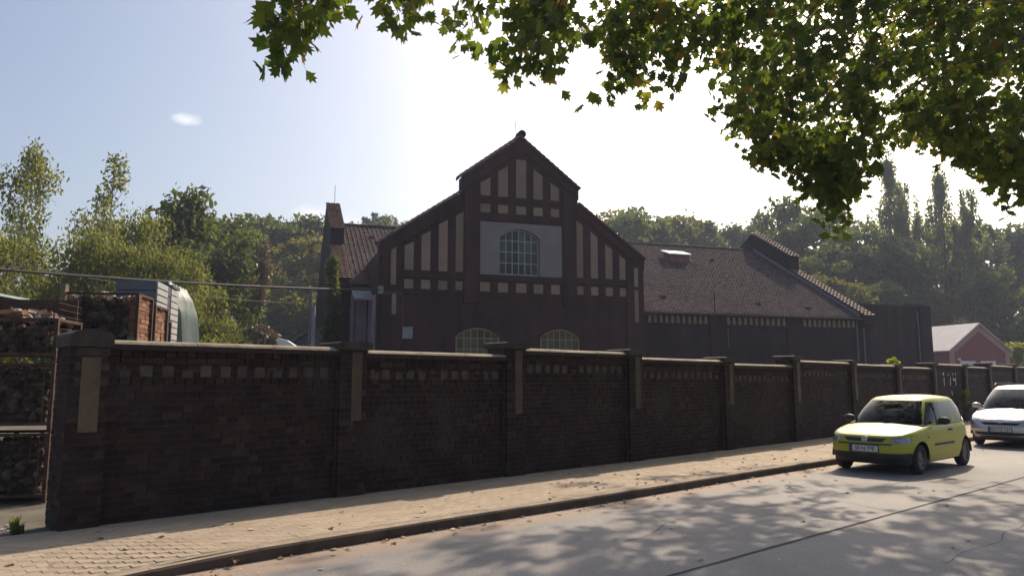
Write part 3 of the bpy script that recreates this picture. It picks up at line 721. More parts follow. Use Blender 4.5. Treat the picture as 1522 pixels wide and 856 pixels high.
# ------------------------------------------------------------------ cars
def sstep(x):
    x = max(0, min(1, x)); return x*x*(3-2*x)
def car(name, label, P, loc, rz):
    root = thing(name, label, 'car', loc, rz)
    paint = M[P['paint']]
    n = P['n']; zt = P['ztop']
    def AB(z, x, dz):
        """front x, rear x and half width at height z (dz below the belt rolls the edge in)"""
        r = P['roll']; ins = 0
        if dz < r: ins = r-math.sqrt(max(0, r*r-(r-dz)**2))
        return lerp_table(P['front'], z)-ins*.9, lerp_table(P['rear'], z)+ins*.5, lerp_table(P['half'], z)-ins*.8
    N = 150
    ths = [PI*i/2000 for i in range(2001)]
    fine = [(math.copysign(abs(math.cos(t))**(2/n), math.cos(t)), abs(math.sin(t))**(2/n)) for t in ths]
    A0 = P['L']/2; B0 = P['W']/2
    acc = [0]
    for (a, b), (c, d) in zip(fine, fine[1:]): acc.append(acc[-1]+math.hypot((c-a)*A0, (d-b)*B0))
    per = []; k = 0
    for i in range(N):
        t = acc[-1]*i/(N-1)
        while k < len(acc)-2 and acc[k+1] < t: k += 1
        f = (t-acc[k])/max(1e-9, acc[k+1]-acc[k]); per.append((fine[k][0]+(fine[k+1][0]-fine[k][0])*f, fine[k][1]+(fine[k+1][1]-fine[k][1])*f))
    def half_acc(i): return acc[-1]*i/(N-1)
    ring = [(ex, ey) for ex, ey in per]+[(ex, -ey) for ex, ey in per[-2:0:-1]]
    def pt(ex, ey, z, top=None):
        x_est = ex*P['L']/2
        if top is None: top = lerp_table(zt, x_est)
        f, r_, b = AB(z, x_est, top-z)
        return Vector(((f+r_)/2+(f-r_)/2*ex, b*ey, z))
    def skin(s, z, off=.004):
        """point on the skin, s metres round the outline from the middle of the nose (+ left)"""
        q = abs(s)/acc[-1]*(N-1); i = min(N-2, int(q)); f = q-i
        ex = per[i][0]+(per[i+1][0]-per[i][0])*f; ey = (per[i][1]+(per[i+1][1]-per[i][1])*f)*(1 if s >= 0 else -1)
        p = pt(ex, ey, z); e = .01
        q2 = min(N-1.001, q+.15); i2 = int(q2); f2 = q2-i2
        ex2 = per[i2][0]+(per[i2+1][0]-per[i2][0])*f2; ey2 = (per[i2][1]+(per[i2+1][1]-per[i2][1])*f2)*(1 if s >= 0 else -1)
        t = pt(ex2, ey2, z)-p; nn = Vector((t.y, -t.x, 0)) if s >= 0 else Vector((-t.y, t.x, 0))
        if nn.length < 1e-7: nn = Vector((1, 0, 0))
        nn.normalize()
        if nn.dot(Vector((p.x, p.y*2.5, 0))) < 0: nn = -nn
        return p+nn*off
    wheels = P['wheels']; wr = P['wr']; ar = P['arch']
    M_ = 16; rows = []; body = MB(); lower = MB()
    for k in range(M_+1): rows.append([])
    for (ex, ey) in ring:
        x = ex*P['L']/2
        top = lerp_table(zt, x); zb = lerp_table(P['sill'], x)
        if abs(ey) > .6:
            xx = pt(ex, ey, .4).x
            for wx in wheels:
                if abs(xx-wx) < ar: zb = max(zb, wr+math.sqrt(ar*ar-(xx-wx)**2))
        for k in range(M_+1):
            v = k/M_; v = 1-(1-v)**1.5
            z = zb+(top-zb)*v; rows[k].append(pt(ex, ey, z, top))
    nr = len(ring)
    vs = [p for r in rows for p in r]
    bfs, lfs = [], []
    for k in range(M_):
        for j in range(nr):
            f = (k*nr+j, k*nr+(j+1) % nr, (k+1)*nr+(j+1) % nr, (k+1)*nr+j)
            c = sum((vs[i] for i in f), Vector())/4
            blk = c.z < P['black'] and abs(c.x) > P['L']/2-.5
            (lfs if blk else bfs).append(f)
    # bonnet and tail deck, leaving the cabin open
    top = rows[M_]; K = 14
    cab0, cab1 = P['cab'][0]-.08, P['cab'][1]+.02
    o = len(vs)
    half = N
    for i in range(half):
        a = top[i]; bp_ = top[(nr-i) % nr]
        for q in range(K+1):
            y = a.y+(bp_.y-a.y)*q/K; rel = y/max(.05, abs(a.y))
            vs.append(Vector((a.x, y, a.z+P['crown']*(1-abs(rel)**2.4)*sstep((P['L']/2-abs(a.x))/.75))))
    for i in range(half-1):
        xm = (top[i].x+top[i+1].x)/2
        if cab1 < xm < cab0: continue
        for q in range(K):
            bfs.append((o+i*(K+1)+q, o+i*(K+1)+q+1, o+(i+1)*(K+1)+q+1, o+(i+1)*(K+1)+q))
    # greenhouse
    gx0, gx1 = P['cab']; rx0, rx1 = P['roofx']; gn = P['gn']; H = P['H']
    gring = []
    for (ex, ey) in ring:
        th = math.atan2(abs(ey)**(n/2)*(1 if ey >= 0 else -1), math.copysign(abs(ex)**(n/2), ex))
        gring.append((math.copysign(abs(math.cos(th))**(2/gn), math.cos(th)), math.copysign(abs(math.sin(th))**(2/gn), math.sin(th))))
    Q = 18; go = len(vs); hr = H-P['rcrown']
    for k in range(Q+1):
        v = k/Q
        for (ex, ey) in gring:
            f = gx0+(rx0-gx0)*v+.05*math.sin(PI*v); r_ = gx1+(rx1-gx1)*v-P['rbulge']*math.sin(PI*v)
            b = P['gw'][0]+(P['gw'][1]-P['gw'][0])*v+.03*math.sin(PI*v)
            if v > .88: 
                q = (v-.88)/.12; b -= .035*q*q; f -= .03*q*q; r_ += .03*q*q
            x = (f+r_)/2+(f-r_)/2*ex
            zb = lerp_table(zt, x)-.015
            zz = zb+(hr-zb)*v
            vs.append(Vector((x, b*ey, zz)))
    gl = {'windscreen': [], 'rear_window': [], 'side_window': [], 'side_window2': []}
    sw = P['side']
    for k in range(Q):
        v = (k+.5)/Q
        for j in range(nr):
            f = (go+k*nr+j, go+k*nr+(j+1) % nr, go+(k+1)*nr+(j+1) % nr, go+(k+1)*nr+j)
            c = sum((vs[i] for i in f), Vector())/4
            ex, ey = gring[j]; bw_ = P['gw'][0]+(P['gw'][1]-P['gw'][0])*v
            key = None
            if .05 < v < .90:
                if ex > .55 and abs(c.y) < bw_-.10: key = 'windscreen'
                elif ex < -.6 and abs(c.y) < bw_-.12 and v > .14: key = 'rear_window'
                elif abs(ey) > .72 and v < .84 and v > .07:
                    for (a, b_) in sw:
                        if b_ < ex < a: key = 'side_window' if ey > 0 else 'side_window2'
            (gl[key] if key else bfs).append(f)
    # roof
    ro = len(vs); tr = [vs[go+Q*nr+j] for j in range(nr)]
    for i in range(half):
        a = tr[i]; bp_ = tr[(nr-i) % nr]
        for q in range(K+1):
            y = a.y+(bp_.y-a.y)*q/K; rel = y/max(.05, abs(a.y))
            lx = max(0, min(1, min(rx0-a.x, a.x-rx1)/.5))
            vs.append(Vector((a.x, y, a.z+P['rcrown']*(1-abs(rel)**2.2)*(1-(1-lx)**2))))
    for i in range(half-1):
        for q in range(K): bfs.append((ro+i*(K+1)+q, ro+i*(K+1)+q+1, ro+(i+1)*(K+1)+q+1, ro+(i+1)*(K+1)+q))
    def sub(fs, nm, mat, par, smooth=True):
        idx = {}; mb = MB()
        for f in fs:
            g_ = []
            for i in f:
                if i not in idx: idx[i] = len(mb.v); mb.v.append(tuple(vs[i]))
                g_.append(idx[i])
            mb.f.append(tuple(g_))
        me = mb.mesh(nm, mat)
        bm = bmesh.new(); bm.from_mesh(me); bmesh.ops.remove_doubles(bm, verts=bm.verts, dist=.0008); bmesh.ops.recalc_face_normals(bm, faces=bm.faces); bm.to_mesh(me); bm.free()
        autosmooth(me, 42); return link(nm, me, par)
    sub(bfs, 'body', paint, root); sub(lfs, 'lower_bumper', M['blackplastic'], root)
    sub(gl['windscreen'], 'windscreen', M['carglass'], root); sub(gl['rear_window'], 'rear_window', M['carglass'], root)
    sub(gl['side_window'], 'side_window', M['carglass'], root); sub(gl['side_window2'], 'side_window', M['carglass'], root)
    # floor pan, arch liners, interior
    MB().box(-P['L']/2+.25, P['L']/2-.3, -P['W']/2+.16, P['W']/2-.16, .17, .30).build('floor_pan', M['blackplastic'], root)
    MB().box(-P['L']/2+.3, P['L']/2-.45, -.42, .42, .25, .70).build('underbody', M['blackplastic'], root)
    for wx in wheels:
        for sg in (-1, 1):
            mb = MB(); nseg = 14
            mb.grid([[(wx+(ar+.004)*math.cos(PI*i/nseg), y, wr+(ar+.004)*math.sin(PI*i/nseg)) for i in range(nseg+1)] for y in (sg*(P['W']/2-.03), sg*(P['W']/2-.32))])
            mb.f.append(tuple(range(nseg+1, 2*nseg+2)))
            mb.build('wheel_arch', M['rubber'], root)
    zb = lerp_table(zt, 0)
    MB().prism([(gx0-.08, zb-.22), (gx0-.08, zb-.02), (gx0-.35, zb+.03), (gx0-.50, zb-.04), (gx0-.55, zb-.3)], -P['gw'][0]+.06, P['gw'][0]-.06, 'y').build('dashboard', M['interior'], root)
    sx = gx0-1.15
    for y in (-.36, .36):
        st = MB().prism([(sx+.45, .35), (sx+.5, .52), (sx, .48), (sx-.22, zb+.22), (sx-.36, zb+.20), (sx-.14, .35)], y-.24, y+.24, 'y').build('seat', M['interior'], root)
        MB().prism([(sx-.25, zb+.24), (sx-.20, zb+.33), (sx-.24, zb+.43), (sx-.33, zb+.43), (sx-.37, zb+.24)], y-.13, y+.13, 'y').build('headrest', M['interior'], st)
    if rx0-rx1 > .8:
        MB().prism([(sx-.75, .45), (sx-.95, zb+.12), (sx-1.10, zb+.12), (sx-1.1, .45)], -.58, .58, 'y').build('rear_seat', M['interior'], root)
    swl = MB()
    tor = [(gx0-.60+.04*math.cos(t)*0+.19*math.sin(u)*-.35, .36+.19*math.cos(u), zb+.05+.18*math.sin(u)) for t in (0,) for u in [2*PI*i/20 for i in range(21)]]
    swl.tube(tor, .017, 6, caps=False); swl.tube([(gx0-.60, .18, zb+.05), (gx0-.60, .54, zb+.05)], .02, 5); swl.tube([(gx0-.60, .36, zb+.05), (gx0-.54, .36, zb-.12)], .02, 5)
    swl.build('steering_wheel', M['blackplastic'], root, True)
    # wheels
    tyre = MB().lathe([(-.085, wr-.10), (-.088, wr-.045), (-.07, wr-.008), (-.03, wr), (.03, wr), (.07, wr-.008), (.088, wr-.045), (.085, wr-.10)], 'y', 32).mesh('tyre', M['rubber'], True)
    rm = MB(); rm.lathe([(.055, .0), (.07, .05), (.05, .075)], 'y', 24); rm.lathe([(.085, wr-.10), (.07, wr-.115), (.02, wr-.125)], 'y', 28)
    ns = P['spokes']
    for i in range(ns):
        t = 2*PI*i/ns; c, s_ = math.cos(t), math.sin(t); d = .032
        r0, r1 = .05, wr-.105
        rm.add([(r0*c-d*s_, .055, r0*s_+d*c), (r0*c+d*s_, .055, r0*s_-d*c), (r1*c+d*1.3*s_, .06, r1*s_-d*1.3*c), (r1*c-d*1.3*s_, .06, r1*s_+d*1.3*c)], [(0, 1, 2, 3)])
    rmm = rm.mesh('rim', M['rim'], True)
    disc = MB().lathe([(.015, 0), (.015, wr-.12)], 'y', 24).mesh('brake_disc', M['darkmetal'])
    for wi, wx in enumerate(wheels):
        for sg in (-1, 1):
            w_ = link('wheel', tyre, root, (wx, sg*(P['W']/2-.125), wr), (0, 0, (0 if sg > 0 else PI)+(P.get('steer', 0) if wi == 0 else 0)))
            link('rim', rmm, w_); link('brake_disc', disc, w_)
    # patches lying on the skin: rows of (z, s0, s1)
    def patch(nm, rws, mat, off=.005, nseg=10, par=None, label=None, sides=(1,), thick=True):
        for sd in sides:
            mb = MB(); rr = []
            for (z, a, b) in rws: rr.append([skin(sd*(a+(b-a)*q/nseg), z, off) for q in range(nseg+1)])
            mb.grid(rr)
            if thick:                                     # skirt down into the skin
                mb.grid([rr[0], [skin(sd*(rws[0][1]+(rws[0][2]-rws[0][1])*q/nseg), rws[0][0], -.02) for q in range(nseg+1)]])
                mb.grid([rr[-1], [skin(sd*(rws[-1][1]+(rws[-1][2]-rws[-1][1])*q/nseg), rws[-1][0], -.02) for q in range(nseg+1)]])
                mb.grid([[r[0] for r in rr], [skin(sd*a, z, -.02) for z, a, b in rws]]); mb.grid([[r[-1] for r in rr], [skin(sd*b, z, -.02) for z, a, b in rws]])
            me = mb.mesh(nm, mat); autosmooth(me, 35); ob = link(nm, me, par or root)
            if label: ob['label'] = label
        return ob
    P['details'](root, patch, skin, pt, lerp_table, zt, P)
    return root

def lettering(txt, size, par, mtx):
    cu = bpy.data.curves.new('lettering', 'FONT'); cu.body = txt; cu.size = size; cu.align_x = 'CENTER'; cu.align_y = 'CENTER'; cu.extrude = .0008; cu.offset = .001
    o = bpy.data.objects.new('tmp', cu); C.objects.link(o)
    dg = bpy.context.evaluated_depsgraph_get(); me = bpy.data.meshes.new_from_object(o.evaluated_get(dg)); bpy.data.objects.remove(o)
    me.materials.clear(); me.materials.append(M['ink'])
    k = link('lettering', me, par); k.matrix_local = mtx; return k

def numberplate(root, skin, z, txt):
    p = skin(0, z, .0); x = p.x+.016
    b = MB().box(x-.03, x-.002, -.275, .275, z-.068, z+.068).build('number_plate', M['blackplastic'], root)
    MB().box(x-.001, x+.002, -.26, .26, z-.055, z+.055).build('plate_face', M['plate'], b)
    MB().box(x-.0005, x+.003, -.26, -.215, z-.055, z+.055).build('plate_band', M['plateblue'], b)
    mt = Matrix.Translation((x+.0045, .02, z)) @ Matrix(((0, 0, 1, 0), (1, 0, 0, 0), (0, 1, 0, 0), (0, 0, 0, 1)))
    lettering(txt, .098, b, mt)

def mirrors(root, x, y, z, mat):
    for sg in (-1, 1):
        mb = MB(); mb.lathe([(-.06, .0), (-.055, .055), (-.02, .078), (.03, .082), (.05, .07)], 'x', 14)
        mb.v = [(v[0]-v[2]*.0, v[1]*1.45, v[2]*.9) for v in mb.v]; mb.v = [(-a, b_, c) for a, b_, c in mb.v]
        mr = mb.build('wing_mirror', mat, root, True); mr.location = (x, sg*(y+.13), z)
        MB().tube([(.02, -sg*.13, -.05), (0, -sg*.02, -.04)], .025, 6).build('mirror_arm', mat, mr)

def wipers(root, cab, zc, y0, y1):
    for a, b in ((y0, y0+.55), (y1, y1+.5)):
        MB().tube([(cab+.02, a, zc+.03), (cab-.10, b-.15, zc+.10), (cab-.13, b, zc+.13)], .009, 5).build('wiper', M['blackplastic'], root)

def small_details(root, patch, skin, pt, lt, zt, P):
    patch('grille', [(.60, -.32, .32), (.63, -.36, .36), (.672, -.405, .405)], M['blackplastic'], .003, 14)
    patch('grille_slot', [(.548, -.50, .50), (.574, -.50, .50)], M['blackplastic'], .003, 16)
    hl = patch('headlight', [(.585, .53, .76), (.605, .48, .85), (.645, .455, .88), (.68, .49, .88), (.695, .60, .84)], M['lamp'], .008, 10, sides=(1, -1))
    p = skin(0, .645, 0)
    MB().prism([(a_, b_+.642) for a_, b_ in [(-.05, -.045), (-.015, -.062), (.04, -.045), (.055, -.01), (.055, .05), (.015, .062), (-.045, .045), (-.052, .01)]], p.x-.005, p.x+.02, 'x').build('badge', M['badge'], root)
    for dz in (-.018, .018): MB().box(p.x+.0205, p.x+.022, -.04, .04, .645+dz-.005, .645+dz+.005).build('badge_bar', M['ink'], root)
    numberplate(root, skin, .475, 'SE·N 79E')
    patch('fog_vent', [(.30, .35, .66), (.345, .35, .69)], M['ink'], .003, 8, sides=(1, -1))
    # side rub strips, door gaps, handle, indicator
    S0 = P['sfront']
    for sd in (1, -1):
        patch('rub_strip', [(.505, S0+1.05, S0+2.02), (.545, S0+1.05, S0+2.05)], M['blackplastic'], .012, 14, sides=(sd,))
        patch('door_gap', [(.26, S0+.93, S0+.936), (.40, S0+.90, S0+.906), (.6, S0+.875, S0+.881), (.90, S0+.875, S0+.881)], M['ink'], .0015, 1, sides=(sd,), thick=False)
        patch('door_gap', [(.30, S0+2.02, S0+2.026), (.6, S0+2.06, S0+2.066), (.91, S0+2.07, S0+2.076)], M['ink'], .0015, 1, sides=(sd,), thick=False)
        patch('door_handle', [(.76, S0+1.80, S0+1.99), (.80, S0+1.80, S0+1.99)], M['blackplastic'], .018, 5, sides=(sd,))
        patch('side_indicator', [(.66, S0+.70, S0+.76), (.69, S0+.70, S0+.76)], M['cop_tile'], .008, 3, sides=(sd,))
    mirrors(root, P['cab'][0]-.55, P['W']/2-.02, .97, M['blackplastic'])
    wipers(root, P['cab'][0], lt(zt, P['cab'][0]), -.55, .0)
    MB().tube([(P['roofx'][0]-.25, .0, P['H']-.01), (P['roofx'][0]-.7, 0, P['H']+.25)], .006, 4).build('aerial', M['blackplastic'], root)

SMALL = dict(L=3.54, W=1.62, H=1.45, n=5.2, gn=4.4, paint='yellowpaint', roll=.10, wr=.275, arch=.335, wheels=(1.10, -1.22), spokes=8, black=.385, crown=.055, rcrown=.05, rbulge=.03, steer=.0,
    ztop=[(-1.77, .90), (-1.2, .93), (0, .905), (.62, .895), (.85, .87), (1.2, .83), (1.5, .79), (1.66, .755), (1.77, .73)],
    sill=[(-1.77, .33), (-1.5, .24), (-1.3, .22), (1.2, .22), (1.45, .20), (1.77, .22)],
    front=[(.2, 1.66), (.30, 1.74), (.45, 1.77), (.56, 1.765), (.62, 1.73), (.72, 1.70), (.9, 1.62)],
    rear=[(.2, -1.66), (.35, -1.76), (.55, -1.77), (.62, -1.74), (.9, -1.70)],
    half=[(.2, .765), (.35, .80), (.55, .81), (.75, .80), (.95, .77)],
    cab=(.86, -1.68), roofx=(.14, -1.42), gw=(.765, .575), side=[(.84, -.16), (-.22, -.74)], sfront=.80, details=small_details)

def van_details(root, patch, skin, pt, lt, zt, P):
    patch('grille', [(.585, -.36, .36), (.64, -.46, .46), (.755, -.50, .50)], M['blackplastic'], .004, 14)
    patch('grille_bar', [(.66, -.48, .48), (.705, -.48, .48)], M['badge'], .03, 14)
    p = skin(0, .685, 0)
    bd = MB().lathe([(p.x+.02, .055), (p.x+.045, .062), (p.x+.05, .05)], 'x', 18, (0, 0, .685)).build('badge', M['chrome'], root)
    MB().add([(p.x+.05, -.06, .677), (p.x+.05, .0, .693), (p.x+.05, .06, .693), (p.x+.05, 0, .677)], [(0, 1, 2, 3)]).build('badge_bolt', M['chrome'], root)
    patch('headlight', [(.60, .62, .80), (.66, .55, .98), (.74, .52, 1.12), (.79, .60, 1.16)], M['lamp'], .010, 10, sides=(1, -1))
    patch('lower_intake', [(.27, -.52, .52), (.36, -.64, .64), (.40, -.64, .64)], M['blackplastic'], .010, 14)
    patch('fog_lamp_recess', [(.29, .76, 1.02), (.42, .74, 1.08)], M['blackplastic'], .010, 8, sides=(1, -1))
    numberplate(root, skin, .475, 'ED·YZ 131')
    S0 = P['sfront']
    for sd in (1, -1):
        patch('rub_strip', [(.50, S0+1.1, S0+3.1), (.545, S0+1.1, S0+3.1)], M['blackplastic'], .012, 14, sides=(sd,))
        for q in (1.0, 2.05, 3.0): patch('door_gap', [(.30, S0+q, S0+q+.006), (.93, S0+q-.03, S0+q-.024)], M['ink'], .0015, 1, sides=(sd,), thick=False)
        for q in (1.8, 2.8): patch('door_handle', [(.80, S0+q, S0+q+.18), (.835, S0+q, S0+q+.18)], P and M['silverpaint'], .02, 5, sides=(sd,))
        MB().tube([(P['roofx'][0]-.15, sd*.60, P['H']-.02), (P['roofx'][0]-.3, sd*.61, P['H']+.04), (P['roofx'][1]+.4, sd*.61, P['H']+.04), (P['roofx'][1]+.2, sd*.60, P['H']-.02)], .016, 6).build('roof_rail', M['blackplastic'], root)
    mirrors(root, P['cab'][0]-.75, P['W']/2-.0, 1.05, M['silverpaint'])
    wipers(root, P['cab'][0], lt(zt, P['cab'][0]), -.6, .05)
VAN = dict(L=4.46, W=1.80, H=1.63, n=4.8, gn=4.6, paint='silverpaint', roll=.10, wr=.31, arch=.37, wheels=(1.30, -1.40), spokes=7, black=.255, crown=.085, rcrown=.05, rbulge=.03,
    ztop=[(-2.23, .98), (-1.5, 1.0), (0, .97), (.9, .98), (1.3, .94), (1.8, .86), (2.05, .80), (2.23, .76)],
    sill=[(-2.23, .35), (-1.9, .24), (1.9, .22), (2.23, .21)],
    front=[(.2, 2.10), (.3, 2.19), (.5, 2.23), (.62, 2.19), (.78, 2.10), (1.0, 1.95)],
    rear=[(.2, -2.1), (.4, -2.22), (.7, -2.2), (1, -2.15)],
    half=[(.2, .84), (.4, .885), (.7, .90), (1.0, .865)],
    cab=(1.30, -2.12), roofx=(.42, -1.85), gw=(.86, .66), side=[(.84, .02), (-.04, -.46), (-.52, -.84)], sfront=.88, details=van_details)
HD = R(41)                                               # the cars stand along the kerb, noses to the left
fwd = Vector((-math.cos(HD), -math.sin(HD), 0)); lft = Vector((math.sin(HD), -math.cos(HD), 0))
def park(P, front_wheel_kerbside):
    """ground point of the kerb-side front wheel -> middle of the car"""
    return Vector(front_wheel_kerbside)-fwd*P['wheels'][0]+lft*(P['W']/2-.125)
c1 = park(SMALL, (6.74, 15.28, ROAD))
car('yellow_hatchback', 'small lime yellow three door hatchback parked at the kerb', SMALL, c1, HD+PI)
c2 = park(VAN, (12.95, 20.85, ROAD))
car('silver_car', 'silver compact people carrier parked behind the yellow hatchback', VAN, c2, HD+PI)

# ------------------------------------------------------------------ salvage yard behind the gate: mesh crates of rubble, sheets, tarpaulin
def stone_mesh(seed, mat, flat=1.0):
    bm = bmesh.new(); bmesh.ops.create_icosphere(bm, subdivisions=1, radius=1); rs = random.Random(seed)
    for v in bm.verts: v.co *= rs.uniform(.65, 1.1); v.co.z *= flat
    me = bpy.data.meshes.new('stone'); bm.to_mesh(me); bm.free(); me.materials.append(mat); return me
STN = [stone_mesh(i, M['rubble'], .8) for i in range(4)]
PALE = [stone_mesh(20+i, M['paleblock'], .8) for i in range(3)]
BRK = [MB().box(-.12, .12, -.057, .057, -.036, .036).mesh('salvaged_brick', M['oldbrick'])]
def crate(label, loc, rz, w_=1.2, d=.8, h=.93, open_=False):
    r = thing('mesh_crate', label, 'crate', loc, rz, 'steel mesh crates in the salvage yard')
    f = MB(); h = .60 if open_ else h
    if open_: MB().box(-w_/2+.03, w_/2-.03, d/2-.05, d/2-.03, .1, .93).build('back_panel', M['rust'], r)
    for x in (-w_/2, w_/2):
        for y in (-d/2, d/2): f.box(x-.025, x+.025, y-.025, y+.025, 0, h)
    for z in (.1, h-.02):
        for y in (-d/2, d/2): f.box(-w_/2, w_/2, y-.02, y+.02, z-.02, z+.02)
        for x in (-w_/2, w_/2): f.box(x-.02, x+.02, -d/2, d/2, z-.02, z+.02)
    f.build('frame', M['rust'], r)
    m_ = MB()
    k = int(w_/.1)
    for i in range(1, k): 
        for y in (-d/2-.004, d/2+.004): m_.box(-w_/2+i*w_/k-.003, -w_/2+i*w_/k+.003, y-.003, y+.003, .1, h-.03)
    for i in range(1, 9):
        for y in (-d/2-.011, d/2+.011): m_.box(-w_/2, w_/2, y-.003, y+.003, .1+i*.09-.003, .1+i*.09+.003)
        for x in (-w_/2-.006, w_/2+.006): m_.box(x-.003, x+.003, -d/2, d/2, .1+i*.09-.003, .1+i*.09+.003)
    m_.build('wire_mesh', M['rust'], r, kind='stuff')
    MB().box(-w_/2+.02, w_/2-.02, -d/2+.02, d/2-.02, .09, .11).build('base_plate', M['wood'], r)
    return r
def load(label, crate_o, kinds, ntop, seed, hump=.1, name='rubble_load', w_=1.2, d=.8, h=.93, brickside=False):
    rs = random.Random(seed)
    r = thing(name, label, 'rubble', crate_o.location, crate_o.rotation_euler[2], 'loads of rubble in the crates')
    core = MB(); core.box(-w_/2+.10, w_/2-.10, -d/2+.10, d/2-.10, .12, h-.14); core.build('rubble_core', M['rubble'], r)
    bulk = MB()
    src = STN[0]; sv = [v.co.copy() for v in src.vertices]; sf = [tuple(p.vertices) for p in src.polygons]
    def put(x, y, z, s):
        m_ = Matrix.Translation((x, y, z)) @ Matrix.Rotation(rs.uniform(0, 6), 4, 'Z') @ Matrix.Rotation(rs.uniform(0, 6), 4, 'X') @ Matrix.Diagonal((s*rs.uniform(.8, 1.3), s, s*rs.uniform(.7, 1), 1))
        bulk.add([m_ @ v for v in sv], sf)
    for i in range(95): put(rs.uniform(-w_/2+.08, w_/2-.08), -d/2+.09, rs.uniform(.15, h-.13), rs.uniform(.055, .10))
    for i in range(55): put(rs.choice((-1, 1))*(w_/2-.085), rs.uniform(-d/2+.08, d/2-.08), rs.uniform(.15, h-.13), rs.uniform(.05, .09))
    for i in range(40): put(rs.uniform(-w_/2+.1, w_/2-.1), rs.uniform(-d/2+.1, d/2-.1), h-.14+rs.uniform(-.03, hump*.5), rs.uniform(.06, .10))
    bulk.build('rubble', M['rubble'], r, kind='stuff')
    for i in range(ntop):
        me = rs.choice(kinds); x = rs.uniform(-w_/2+.09, w_/2-.09); y = rs.uniform(-d/2+.07, d/2-.1)
        z = h-.07+hump*(1-abs(x)/w_*1.6)*rs.uniform(.2, 1)
        s = 1 if me in BRK else rs.uniform(.045, .085)
        link(me.name.split('.')[0], me, r, (x, y, z), (rs.uniform(-.6, .6) if me in BRK else rs.uniform(0, 6), rs.uniform(-.5, .5), rs.uniform(0, 6)), (s, s, s))
    if brickside:                                       # bricks stacked against the right-hand mesh, seen end on
        for k in range(10):
            for q in range(3): link('salvaged_brick', BRK[0], r, (w_/2-.075+rs.uniform(-.01, .01), -d/2+.14+q*.25, .16+k*.076), (rs.uniform(-.05, .05), 0, rs.uniform(-.05, .05)+PI/2))
    return r
CR = 10
def col(x, y, n, z0=0): return [(x, y, -.02+k*.955+z0) for k in range(n)]
a = col(-7.02, 10.62, 3)
lab = ('bottom', 'middle', 'topmost')
for k, p in enumerate(a):
    c = crate('rusty mesh crate left of the end pillar, %s of its stack' % lab[k], p, R(CR), open_=(k == 2))
    load(('dark rubble in the bottom crate left of the end pillar', 'dark rubble in the middle crate left of the end pillar', 'orange bricks and pale stones heaped in the top crate left of the end pillar')[k], c, (BRK*2+PALE+STN[:1] if k == 2 else STN), (46 if k == 2 else 10), 30+k, .20 if k == 2 else .05, h=.60 if k == 2 else .93)
for k, p in enumerate(col(-8.42, 10.5, 3)):
    c = crate('rusty mesh crate at the far left edge of the yard, %s of its stack' % lab[k], p, R(CR)); load('rubble in the %s crate at the far left edge' % lab[k], c, STN+BRK, 14, 40+k)
for k, p in enumerate(col(-7.12, 12.98, 3)):
    if k == 0: c = crate('mesh crate at ground level hidden by the end pillar', p, R(CR), 1.22); load('rubble low behind the end pillar', c, STN, 4, 50); continue
    p = (p[0], p[1], p[2]+.30)
    c = crate(('', 'mesh crate second of the stack behind the end pillar', 'mesh crate with brick filled side rising above the end pillar')[k], p, R(CR), 1.22)
    load(('', 'grey rubble in the crate just above the wall coping', 'brown rubble topped with pale stones above the end pillar')[k], c, PALE if k == 2 else STN, (40 if k == 2 else 6), 50+k, .10, brickside=(k == 2), w_=1.22)
MB().box(-.62, .62, -.42, .42, 0, .30).build('timber_stillage', M['wood']).location = (-7.12, 12.98, .93)
tag(bpy.data.objects['timber_stillage'], 'timber blocks between the crates behind the end pillar', 'timber'); bpy.data.objects['timber_stillage'].rotation_euler = (0, 0, R(CR))
for k, (x, y, z, lb) in enumerate([(-7.35, 14.1, 2.1, 'mesh crate behind the brick filled crate, its slim side showing'), (-7.85, 15.35, 1.95, 'mesh crate furthest back beside the grey sheet stack')]):
    c = crate(lb, (x, y, z), R(CR)); load(('bricks in the crate behind the tallest one', 'bricks in the furthest crate')[k], c, BRK+PALE, 16, 60+k, .06, brickside=(k == 0))
    b_ = MB().box(-.55, .55, -.35, .35, 0, z).build('timber_stillage', M['wood']); b_.location = (x, y, .0); b_.rotation_euler = (0, 0, R(CR)); tag(b_, ('dark timber stack under the slim crate', 'dark timber stack under the furthest crate')[k], 'timber')
pst = MB().box(-.05, .05, -.05, .05, 0, 3.25).build('steel_post', M['wood']); pst.location = (-7.62, 12.5, 0); tag(pst, 'weathered post at the left corner of the tall crate', 'post')
ts = thing('roof_sheet', 'pale teal corrugated sheet lying over the far left crates', 'sheet', (-9.9, 11.9, 3.0), R(4))
MB().grid([[(-1.9+i*.07, y, .025*math.cos(i*PI)+.10*(1-i/50)) for i in range(52)] for y in (-.7, .7)]).build('sheet', M['tealsheet'], ts)
# grey-blue stack with pale edges
st = thing('sheet_stack', 'stack of blue grey sheets with pale lit edges beyond the crates', 'stack', (-9.0, 17.6, 0), R(12))
for k in range(16): MB().box(-.25+U(-.01, .01), .60+U(-.012, .012), -.7, .7, .1+k*.24, .1+k*.24+.222).build('sheet_pack', M['steelblue'], st)
for k in range(24): MB().box(.61, .64, -.68, .30, .15+k*.158, .15+k*.158+.125).build('edge_board', M['white_sheet'], st)
st2 = thing('board_stack', 'narrow stack of pale boards between sheet stack and tarpaulin', 'stack', (-8.78, 18.9, 0), R(12))
for k in range(24): MB().box(-.15, .12, -.4, .4, .1+k*.16, .1+k*.16+.13).build('board', M['white_sheet'], st2)
MB().box(-.17, .14, -.42, .42, 3.95, 4.02).build('cover_board', M['steelblue'], st2)
tp = thing('tarpaulin', 'teal tarpaulin draped over a tall pile beside pale boards', 'tarpaulin', (-9.2, 20.4, 0), R(10))
rows = []
